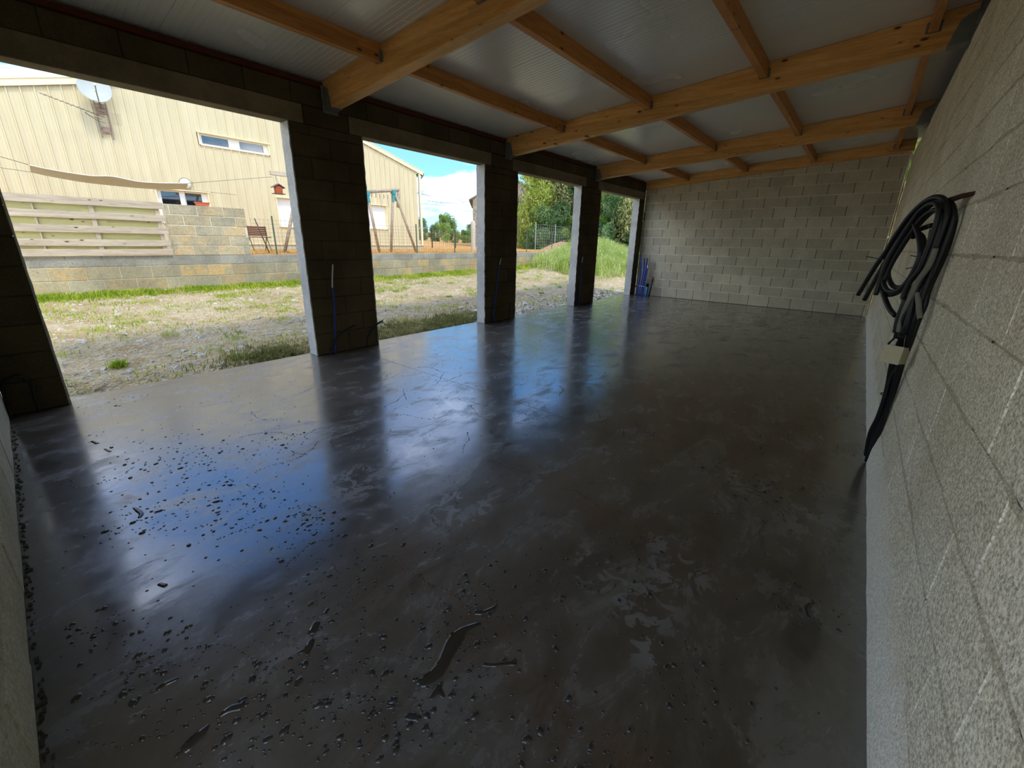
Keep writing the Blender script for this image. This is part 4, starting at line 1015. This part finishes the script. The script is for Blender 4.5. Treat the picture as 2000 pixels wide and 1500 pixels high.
# verge flashing along both roof slopes, roof planes
for sg in (-1, 1):
    xe = -.75 if sg < 0 else 13.78; b = MB()
    pr = [(XM, ZR+.09), (XM, ZR-.07), (xe, roofz(xe)-.07), (xe, roofz(xe)+.09)]
    b.prism(pr, 1, YH-.08, YH-.05); b.prism([(XM, ZR+.10),(XM, ZR+.08),(xe, roofz(xe)+.08),(xe, roofz(xe)+.10)], 1, YH-.10, YH+14.1); b.build('verge_flashing', M['cream_trim'], hs)
b = MB(); b.box(XM-.02, XM+.02, YH-.085, YH-.05, ZR-.08, ZR+.1); b.box(3.0-.01, 3.0+.02, YH-.09, YH-.05, roofz(3.0)-.08, roofz(3.0)+.13); build_split(b, 'flashing_joint', M['gutter'], hs)
b = MB(); b.box(13.56, 13.66, YH-.045, YH+.05, 1.345, roofz(13.6)-.02); b.build('corner_trim', M['cream_trim'], hs)
b = MB(); b.tube([(13.80,YH-.05,4.60),(13.80,YH+14,4.60)], .07, 8); b.build('gutter', M['gutter'], hs, True)
b = MB(); b.tube(spline([(13.80,YH+.02,4.55),(13.80,YH+.02,4.48),(13.68,YH+.03,4.35),(13.68,YH+.03,4.0),(13.68,YH+.04,1.3)],5), .04, 8); b.build('downpipe', M['gutter'], hs, True)
# windows
def win(x0, x1, z0, z1, panes, shutter=False, mull=.06, dep=.12):
    fr = MB(); t_ = .055
    # reveal lining
    b = MB(); o_ = .03
    for q in ((x0-o_, x0, z0-o_, z1+o_), (x1, x1+o_, z0-o_, z1+o_), (x0, x1, z1, z1+o_), (x0-.02, x1+.02, z0-o_, z0)):
        b.box(q[0], q[1], YH-.05, YH+dep+.05, q[2], q[3])
    b.box(x0-.06, x1+.06, YH-.085, YH-.04, z1+.01, z1+.035)
    s_ = b.build('window_surround', M['cream_trim'], hs)
    if shutter:
        n = int((z1-z0)/.045)
        b = MB(); b.box(x0+.03, x1-.0, YH+dep-.02, YH+dep+.02, z0, z1); b.build('shutter_back', M['white_pvc'], s_)
        b = MB()
        for k in range(n): b.box(x0+.04, x1-.10, YH+dep-.032, YH+dep-.02, z0+.02+k*.045, z0+.02+k*.045+.040)
        build_split(b, 'shutter_slat', M['white_pvc'], s_)
    else:
        b = MB(); y0, y1 = YH+dep-.04, YH+dep+.02
        b.box(x0, x1, y0, y1, z0, z0+t_*.8); b.box(x0, x1, y0, y1, z1-t_*.7, z1)
        for (p0, p1) in zip([x0]+[p[1] for p in panes], [p[0] for p in panes]+[x1]): b.box(p0, p1, y0, y1, z0+t_*.8, z1-t_*.7)
        b.build('window_frame', M['white_pvc'], s_)
        for (p0, p1) in panes:
            b = MB(); b.box(p0, p1, YH+dep-.012, YH+dep+.0, z0+t_*.8, z1-t_*.7); b.build('pane', M['glass'], s_)
    return s_
win(4.88, 6.93, 4.39, 4.71, [(4.97, 5.72), (6.05, 6.80)])
win(3.48, 4.81, 1.98, 2.94, [(3.60, 4.07), (4.22, 4.66)])
win(6.96, 8.07, 2.00, 2.99, [], True)
win(10.63, 11.65, 2.06, 3.03, [], True)
# globe wall lamp over the lower window
t = thing('wall_lamp', 'white round bulkhead lamp on the cladding above the lower window', 'lamp', (4.25, YH-.08, 3.17))
b = MB(); Mx = Matrix.Rotation(PI/2, 3, 'X'); b.lathe([(0,.09),(.09,.075),(.14,.03),(.15,0),(.15,-.03)], (0,0,0), 18, 0, Mx); b.build('globe', M['white_pvc'], t, True)
b = MB(); b.lathe([(.17,.0),(.175,-.02),(.17,-.04),(0,-.04)], (0,0,0), 18, 0, Mx); b.build('rim', M['cream_trim'], t, True)
# satellite dish on its ladder-like bracket
t = thing('antenna_bracket', 'rusty ladder shaped steel bracket on the house gable under the dish', 'bracket', (2.66, YH-.07, 0))
b = MB()
for x, zt in ((-.11, 5.05), (.12, 5.05)): b.box(x-.012, x+.012, -.02, .015, 4.15, zt)
build_split(b, 'rail', M['rust_metal'], t)
for z in (4.98, 4.77, 4.42, 4.30):
    b = MB(); b.box(-.12, .13, -.025, .012, z-.012, z+.012); b.build('rung', M['rust_metal'], t)
b = MB(); b.box(-.07,.08,-.03,-.01,4.31,4.42); b.box(-.07,.08,-.03,-.01,4.80,4.93); build_split(b, 'mounting_plate', M['rust_metal'], t)
t = thing('satellite_dish', 'pale round satellite dish on the house gable', 'satellite dish', (2.58, YH-.42, 5.28))
Rd = Matrix.Rotation(math.radians(-4), 3, 'Z') @ Matrix.Rotation(math.radians(80), 3, 'X')
prof = [(0, -.06), (.12, -.052), (.22, -.03), (.30, .0), (.335, .018), (.34, .024), (.335, .024), (.30, .008), (.22, -.02), (.12, -.042), (0, -.05)]
b = MB(); b.lathe(prof, (0,0,0), 32, 0, Rd); b.build('reflector', M['dish'], t, True)
feed = Rd @ Vector((0, -.05, .42)); foot = Rd @ Vector((0, -.30, -.0))
b = MB(); b.tube([foot+Vector((.03,.05,-.06)), (foot+feed)/2+Vector((0,0,-.06)), feed*.7], .012, 6); b.build('feed_arm', M['antenna'], t, True)
b = MB(); b.tube([feed*.66, feed*.8], .028, 10); b.build('feed_horn', M['white_pvc'], t, True)
b = MB(); b.tube([(0,.04,-.06),(.06,.2,-.2),(.08,.32,-.42)], .02, 8); b.build('mast', M['rust_metal'], t, True)
t = thing('aerial', 'thin old television aerial sloping left from the ladder bracket', 'aerial', (2.62, YH-.25, 4.66))
a0, a1 = Vector((.05,0,-.02)), Vector((-1.12,-.30,.23))
b = MB(); b.tube([a0, a1], .008, 6); b.build('boom', M['antenna'], t, True)
b = MB()
for k in range(11):
    p = a0+(a1-a0)*(.12+k*.08); b.tube([p+Vector((.02,-.10,.0)), p-Vector((.02,-.10,0))], .004, 5)
build_split(b, 'element', M['antenna'], t)
b = MB(); b.tube(spline([(0,.1,-.06),(-.2,.1,-.03),(-.32,0,.03),(-.28,0,-.02),(-.1,.05,-.12),(.05,.1,-.14)],5), .005, 5); b.build('cable', M['cable_black'], t, True)
b = MB()
for k in range(6): b.box(.20+k*.035,.203+k*.035,-.004,0,-.16,.12)
for k in range(8): b.box(.20,.38,-.004,0,-.16+k*.04,-.157+k*.04)
b.build('grid_reflector', M['antenna'], t)
# ------------------------------------------------------------------ shade sail with its ropes
t = thing('shade_sail', 'pale grey shade sail stretched low in front of the house gable', 'shade sail', (0,0,0))
n1_ = [(.784,13.5,2.912),(1.1,13.5,2.86),(1.656,13.5,2.817),(2.03,13.5,2.845),(2.45,13.5,2.79),(2.85,13.5,2.80),(3.445,13.5,2.855)]
n2_ = [(.86,15.1,2.92),(1.2,15.1,2.86),(1.69,15.1,2.80),(2.2,15.1,2.78),(2.75,15.1,2.775),(3.2,15.1,2.79),(3.74,15.1,2.84)]
U1 = spline(n1_, 5); U2 = spline(n2_, 5); N = len(U1); vs = []; K = 8
for i in range(N):
    for k in range(K+1):
        s_ = k/K; p = U1[i]*(1-s_)+U2[i]*s_; p.z -= .05*math.sin(PI*s_); vs.append(tuple(p))
fs = [(i*(K+1)+k, i*(K+1)+k+1, (i+1)*(K+1)+k+1, (i+1)*(K+1)+k) for i in range(N-1) for k in range(K)]
vs2 = vs+[(p[0],p[1],p[2]-.004) for p in vs]; m_ = len(vs)
b = MB(); b.add(vs2, fs+[tuple(m_+q for q in f_[::-1]) for f_ in fs]); b.build('sail_cloth', M['tarp'], t, True)
b = MB(); b.tube([tuple(p) for p in U1], .010, 6); b.build('front_hem', M['white_pvc'], t, True)
for pts in ([(.784,13.5,2.912),(-1.5,13.2,3.5)], [(.86,15.1,2.92),(-1.5,15.6,3.15)], [(3.445,13.5,2.855),(5.09,12.5,3.12)], [(3.74,15.1,2.84),(5.6,16.8,2.95)], [(3.73,15.1,2.80),(3.66,15.1,1.4)]):
    b = MB(); b.tube(pts, .006, 5); b.build('rope', M['rope'], t, True)
# ------------------------------------------------------------------ timber frames, bird house
t = thing('timber_frame', 'weathered timber arm on a leaning post with a black foot, left of the second pillar', 'frame', (0,12.5,0))
b = MB(); b.box(5.06, 6.2, -.05,.05, 3.17, 3.27); b.build('crossbeam', M['fence_wood'], t)
b = MB(); b.tube([(5.14,0,1.20),(5.40,0,1.95),(5.66,.0,2.75),(5.80,.0,3.2)], .042, 10); b.build('post', M['weathered_post'], t, True)
b = MB(); b.lathe([(0,.05),(.12,.05),(.17,.02),(.17,0),(0,0)], (5.14,0,1.165), 16); b.build('post_foot', M['cable_black'], t, True)
t = thing('bird_house', 'red-brown bird feeder house hanging from the timber arm', 'bird feeder', (5.17, 12.42, 2.70))
b = MB(); b.prism([(-.085,.02),(.085,.02),(.085,.17),(0,.215),(-.085,.17)], 1, -.07, .05); b.build('house_body', M['bird_red'], t)
b = MB(); b.prism([(-.15,.15),(0,.235),(.15,.15),(.15,.165),(0,.255),(-.15,.165)], 1, -.10, .10); b.build('roof', M['rust_rod'], t)
b = MB(); b.box(-.14,.14,-.11,.10,0,.015); b.build('tray', M['rust_rod'], t)
b = MB(); b.tube([(0,0,.24),(-.01,.04,.48)], .005, 5); b.tube([(.06,0,.2),(-.01,.04,.48)], .005, 5); build_split(b, 'hanging_cord', M['rope'], t)
t = thing('swing_frame', 'wooden swing frame with teal corner brackets, seen through the second opening', 'swing', (0,12.5,0))
b = MB(); b.tube([(7.88,-.0,3.02),(8.5,.0,3.11),(9.12,.0,3.19)], .055, 10); b.build('crossbeam', M['weathered_post'], t, True)
for nm, pts in (('leg', [(7.90,0,2.98),(8.19,0,1.16)]), ('leg', [(8.90,.03,3.12),(8.67,.03,1.16)]), ('leg', [(8.94,-.03,3.08),(9.70,-.03,1.16)]), ('brace', [(9.12,0,3.19),(9.04,0,2.64)])):
    b = MB(); b.tube(pts, .045 if nm == 'leg' else .05, 10); b.build(nm, M['weathered_post'], t, True)
for (x, z) in ((7.90, 2.97), (8.90, 3.10)):
    b = MB(); b.box(x-.07,x+.07,-.07,.07,z-.06,z+.07); b.tube([(x,0,z),(x+(.05 if x < 8.5 else .12),0,z-.26)], .05, 8); b.tube([(x,0,z),(x-.03,0,z-.28)], .05, 8); b.build('corner_bracket', M['teal'], t)
for k in range(6):
    x = 8.06+k*.15; b = MB(); b.tube([(x,0,3.0),(x+.01,0,2.94),(x-.005,0,2.88)], .012, 6); b.build('swing_hook', M['rust_metal'], t)
b = MB(); b.tube([(8.36,0,2.95),(8.38,0,2.75),(8.40,0,2.62)], .007, 5); b.tube([(8.66,0,2.95),(8.67,0,2.78),(8.68,0,2.62)], .007, 5); build_split(b, 'chain', M['rust_metal'], t)
# folding bench with slatted back, leaning rod
t = thing('garden_chair', 'folding garden chair with brown slatted back and green metal legs behind the low wall', 'chair', (4.88, 13.5, 1.16))
for k in range(5):
    b = MB(); b.box(-.26, .24, -.02+k*.004, .0+k*.004, .47+k*.052, .47+k*.052+.042); b.build('back_slat', M['bench_wood'], t)
for x in (-.24, .22):
    b = MB(); b.tube([(x,.02,.74),(x,-.0,.45),(x+.05,-.12,0)], .014, 8); b.build('leg', M['green_metal'], t, True)
    b = MB(); b.tube([(x,.0,.45),(x,.22,0)], .014, 8); b.build('leg', M['green_metal'], t, True)
for k in range(4):
    b = MB(); b.box(-.25,.23,-.34+k*.08,-.28+k*.08,.42,.44); b.build('seat_slat', M['bench_wood'], t)
b = MB(); b.tube([(4.20,11.66,2.02),(4.52,11.9,1.16)], .014, 8); tag(b.build('iron_rod', M['rust_rod'], None, True), 'rusty iron rod leaning on the end of the square block panel', 'rod')
# ------------------------------------------------------------------ wire fence on the low wall
t = thing('wire_fence', 'green wire mesh fence with thin posts behind the low wall', 'fence', (0, 11.66, WT))
for x in (4.6, 6.9, 9.11, 10.84, 13.0, 15.2, 17.2, 19.3):
    b = MB(); b.box(x-.016, x+.016, -.012, .012, 0, .93); b.build('post', M['fence_green'], t)
b = MB(); x = 4.1
while x < 20: b.box(x, x+.003, 0, .003, .02, .86); x += .10
for k in range(9): b.box(4.1, 20, 0, .003, .03+k*.10, .0335+k*.10)
b.build('wire_mesh', M['fence_green'], t)
t = thing('field_fence', 'galvanised sheep fence at the edge of the stubble field', 'fence', (0, 21, 1.16))
for x in (17.6, 19.6, 23, 26.5, 30, 33.5):
    b = MB(); b.tube([(x,0,-.1),(x,0,1.15)], .035, 6); b.build('post', M['bark'], t)
b = MB()
for k in range(8): b.box(17, 36, 0, .006, .1+k*.13, .106+k*.13)
x = 17
while x < 36: b.box(x, x+.006, 0, .006, .1, 1.02); x += .3
b.build('wire_mesh', M['fence_galv'], t)
t = thing('stock_fence', 'sagging galvanised stock fence in front of the dark trees, third opening', 'fence', (0, 0, 1.16))
P0f, P1f = Vector((19.3, 14.2, 0)), Vector((29, 14.8, 0))
def fp(s_, z): 
    p = P0f+(P1f-P0f)*s_; return (p.x, p.y, z+.05*math.sin(s_*18)*.5)
for s_ in (.0,.22,.45,.7,1):
    b = MB(); b.tube([fp(s_,-.1), fp(s_,1.5)], .025, 6); b.build('post', M['fence_galv'], t)
b = MB()
for k in range(9): b.tube([fp(i/24, .15+k*.155) for i in range(25)], .005, 4)
for i in range(40): b.tube([fp(i/40,.15), fp(i/40,1.4)], .004, 4)
b.build('wire_mesh', M['fence_galv'], t)
t = thing('concrete_post', 'round topped concrete gate post in front of the stone barn', 'post', (14.18, 14.0, 1.16))
b = MB(); b.lathe([(.11,-.1),(.11,1.22),(.09,1.3),(.04,1.34),(0,1.35)], (0,0,0), 12); b.build('shaft', M['concrete_post'], t, True)
t = thing('barn', 'rough stone barn with a grey slate roof, mostly hidden by the third pillar', 'building', (25.3, 25, 1.1), None, math.radians(-47))
b = MB(); b.prism([(0,0),(6,0),(6,3.75),(3,5.4),(0,3.75)], 1, 0, 8); b.build('stone_wall', M['barn_stone'], t)
b = MB(); b.prism([(-.3,3.72),(3,5.55),(6.3,3.72),(6.3,3.60),(3,5.42),(-.3,3.60)], 1, -.15, 8.2); b.build('roof', M['slate'], t)
for k, (dz, lab) in enumerate(((0, 'upper overhead cable from the house corner to the barn'), (-.28, 'lower overhead cable from the house corner to the barn'))):
    A1, B1 = Vector((13.66, 17.3, 3.80+dz)), Vector((25.3, 25.0, 4.85+dz*.5)); b = MB()
    b.tube([A1+(B1-A1)*(i/16)-Vector((0,0,.18*math.sin(PI*i/16))) for i in range(17)], .012, 5); tag(b.build('overhead_cable', M['cable_black'], None, True), lab, 'cable', 'overhead cables')
# ------------------------------------------------------------------ trees and shrubs
def crown_mesh(seed, n, mat, lobes, leaf=.10, hang=0.0):
    rs = random.Random(seed); b = MB(); L = []
    for _ in range(lobes):
        a = rs.random()*6.3; h = rs.random(); rr = (1-abs(h-.45)*1.1)*rs.uniform(.25,.8)
        L.append((math.cos(a)*rr, math.sin(a)*rr, h, rs.uniform(.16,.34)))
    for _ in range(n):
        c = rs.choice(L); th = rs.random()*6.3; u_ = rs.uniform(-1,1); r = c[3]*(rs.random()**.28)
        q = math.sqrt(1-u_*u_); x = c[0]+r*q*math.cos(th); y = c[1]+r*q*math.sin(th); z = c[2]+r*u_*.9
        if z < -.15: continue
        s_ = leaf*rs.uniform(.5,1.3); n_ = Vector((rs.gauss(0,1), rs.gauss(0,1), rs.gauss(0,1)+.5)).normalized()
        t_ = n_.cross(Vector((rs.gauss(0,1),rs.gauss(0,1),rs.gauss(0,1)-hang))).normalized(); bt = n_.cross(t_)
        p = Vector((x,y,z)); w_ = .45
        b.add([p-t_*s_, p+bt*s_*w_, p+t_*s_, p-bt*s_*w_], [(0,1,2,3)])
    return b.mesh('foliage', M[mat])
CM = {'leaf_mid': crown_mesh(1, 15000, 'leaf_mid', 26, .028), 'leaf_yellow': crown_mesh(2, 15000, 'leaf_yellow', 24, .028), 'leaf_dark': crown_mesh(3, 16000, 'leaf_dark', 26, .028), 'leaf_willow': crown_mesh(4, 15000, 'leaf_willow', 22, .034, 1.2)}
tb = MB(); rs = random.Random(12)
tb.tube([(0,0,-.35),(.02,0,0),(0,.02,.4),(.03,0,.85)], [.045,.04,.03,.012], 8)
for k in range(12):
    a = k*2.4; z = .05+.06*k; tb.tube([(0,0,z),(math.cos(a)*.25,math.sin(a)*.25,z+.18),(math.cos(a)*.45,math.sin(a)*.45,z+.30)], [.018,.011,.004], 5)
TM = tb.mesh('trunk', M['bark'], True)
def tree(label, x, y, w_, h, kind, zb0=1.1, group='trees beyond the yard', rot=0, name='tree', low=.1):
    t = thing(name, label, 'tree', (x, y, zb0), group, rot)
    f_ = link('foliage', CM[kind], t, (0,0,h*low)); f_.scale = (w_, w_, h*(1-low)*.78)
    k = link('trunk', TM, t, (0,0,h*low)); k.scale = (w_*.8, w_*.8, h*(1-low)*.78)
    return t
def D(u_dir, d): return (u_dir[0]*d, u_dir[1]*d)
tree('tall yellow-green tree at the left of the third opening', 23.5, 17.6, 2.6, 6.4, 'leaf_yellow', rot=1)
tree('drooping willow-like tree behind the stock fence', 24.8, 16.6, 2.5, 5.9, 'leaf_willow', rot=2)
tree('dark green leafy tree right of centre in the third opening', 25.0, 14.8, 2.7, 5.8, 'leaf_dark', rot=3)
tree('blue-green tree just left of the fourth pillar', 26.5, 14.0, 2.5, 6.2, 'leaf_dark', rot=4.2)
tree('tall mid green tree behind the others, above the stock fence', 29, 20.0, 3.4, 7.2, 'leaf_mid', rot=5)
tree('mid green tree at the left of the fourth opening', 26.0, 12.2, 2.8, 6.8, 'leaf_mid', rot=1.6)
tree('olive willow-like tree at the right of the fourth opening', 25.0, 10.6, 2.6, 6.6, 'leaf_willow', .9, rot=2.8)
tree('dark tree behind the half pillar of the fourth opening', 28.0, 10.3, 3.0, 7.0, 'leaf_dark', .8, rot=.5)
tree('dense dark understorey tree low behind the weeds of the fourth opening', 23.6, 11.4, 1.8, 3.8, 'leaf_dark', .9, rot=3.3, low=.02)
tree('low dark bush at the foot of the trees behind the stock fence', 22.8, 16.0, 1.7, 2.9, 'leaf_dark', 1.1, rot=3.9, low=.0, name='bush')
tree('round green bush on the right of the stock fence', 24.2, 14.2, 1.6, 2.6, 'leaf_mid', 1.1, rot=.9, low=.0, name='bush')
tree('leafy bush beside the olive willow-like tree', 24.6, 12.9, 2.0, 4.2, 'leaf_mid', 1.0, rot=1.9, low=.0, name='bush')
tree('tall green tree filling the right edge of the fourth opening', 32, 12.8, 3.4, 8.2, 'leaf_mid', .9, rot=2.2)
tree('sunlit yellow-green bush outside the far right corner, glimpsed through the wall gap', 17.5, -.8, 1.9, 8.0, 'leaf_yellow', -.2, rot=1, low=0, name='bush')
# lone tree and hedge across the field
tree('lone round tree on the skyline of the stubble field', 38.4, 42.9, 1.8, 3.9, 'leaf_mid', 1.6, rot=1, low=.12)
tree('lower tree left of the lone skyline tree', 37.3, 44.0, 1.3, 2.2, 'leaf_dark', 1.6, rot=2, low=0)
tree('dark tree clump between the skyline tree and the barn', 42.6, 41.9, 2.0, 2.5, 'leaf_dark', 1.6, rot=3, low=0)
tree('dark bush just behind the corner of the house', 40.0, 50.5, 2.0, 3.1, 'leaf_dark', 1.9, rot=1, low=0, name='bush')
for i, (x, y, s_) in enumerate(((34.0,37.0,1.5),(35.8,36.2,1.6),(37.6,35.4,1.5),(39.4,34.8,1.6))):
    tree(['leftmost bush of the far hedge across the stubble', 'second bush of the far hedge across the stubble', 'third bush of the far hedge across the stubble', 'last bush of the far hedge, near the barn'][i], x, y, s_, 1.9, 'leaf_mid', 1.3, rot=i, low=0, name='hedge_bush', group='bushes of the far hedge')
# tall weeds on the heap
def weedpt(rs):
    while True:
        x = 18.2+rs.gauss(0,1.5); y = 10.0+rs.gauss(0,.95)
        if 14.5 < x < 22 and 7.6 < y < 11.1: return x, y, gz(x, y)
blades(26000, weedpt, 'weed', .15, .75, 'tall_weeds', 'tall bright weeds on the heap at the far end of the yard', 31, .7, .012)
def weed2(rs):
    x = rs.uniform(20.5, 23.5); y = rs.uniform(8.5, 12.5); return x, y, gz(x, min(y, 11.5))
blades(9000, weed2, 'grass', .2, .7, 'rough_grass', 'rough grass below the trees behind the weed heap', 32, .7, .014)
rs = random.Random(55); b = MB()
for _ in range(160):
    x, y, z = weedpt(rs); z += rs.uniform(.4,.8); s_ = rs.uniform(.02,.05)
    b.lathe([(0,s_*.3),(s_,0),(0,-s_*.2)], (x,y,z), 5)
o = b.build('weed_flowers', M['white_flower'], None); tag(o, 'small white flowers on the tall weeds', 'flowers'); o['kind'] = 'stuff'
# soil mound behind the stock fence
b = MB(); vs = []; N = 26
for j in range(N+1):
    for i in range(N+1):
        u_, v_ = i/N*2-1, j/N*2-1; r = min(1, math.hypot(u_, v_)); h = .62*(math.cos(r*PI)+1)/2
        vs.append((20.9+u_*3.0, 13.4+v_*1.3, 1.05+h+.08*noise.noise((u_*5,v_*5,1))*(1-r)))
b.add(vs, [(j*(N+1)+i, j*(N+1)+i+1, (j+1)*(N+1)+i+1, (j+1)*(N+1)+i) for j in range(N) for i in range(N)])
M['soil'] = simple('soil', lin(176,140,108), .95, .1, var=.3, scale=12, bump=.6)
tag(b.build('soil_mound', M['soil'], None, True), 'brown mound of soil behind the stock fence', 'mound')
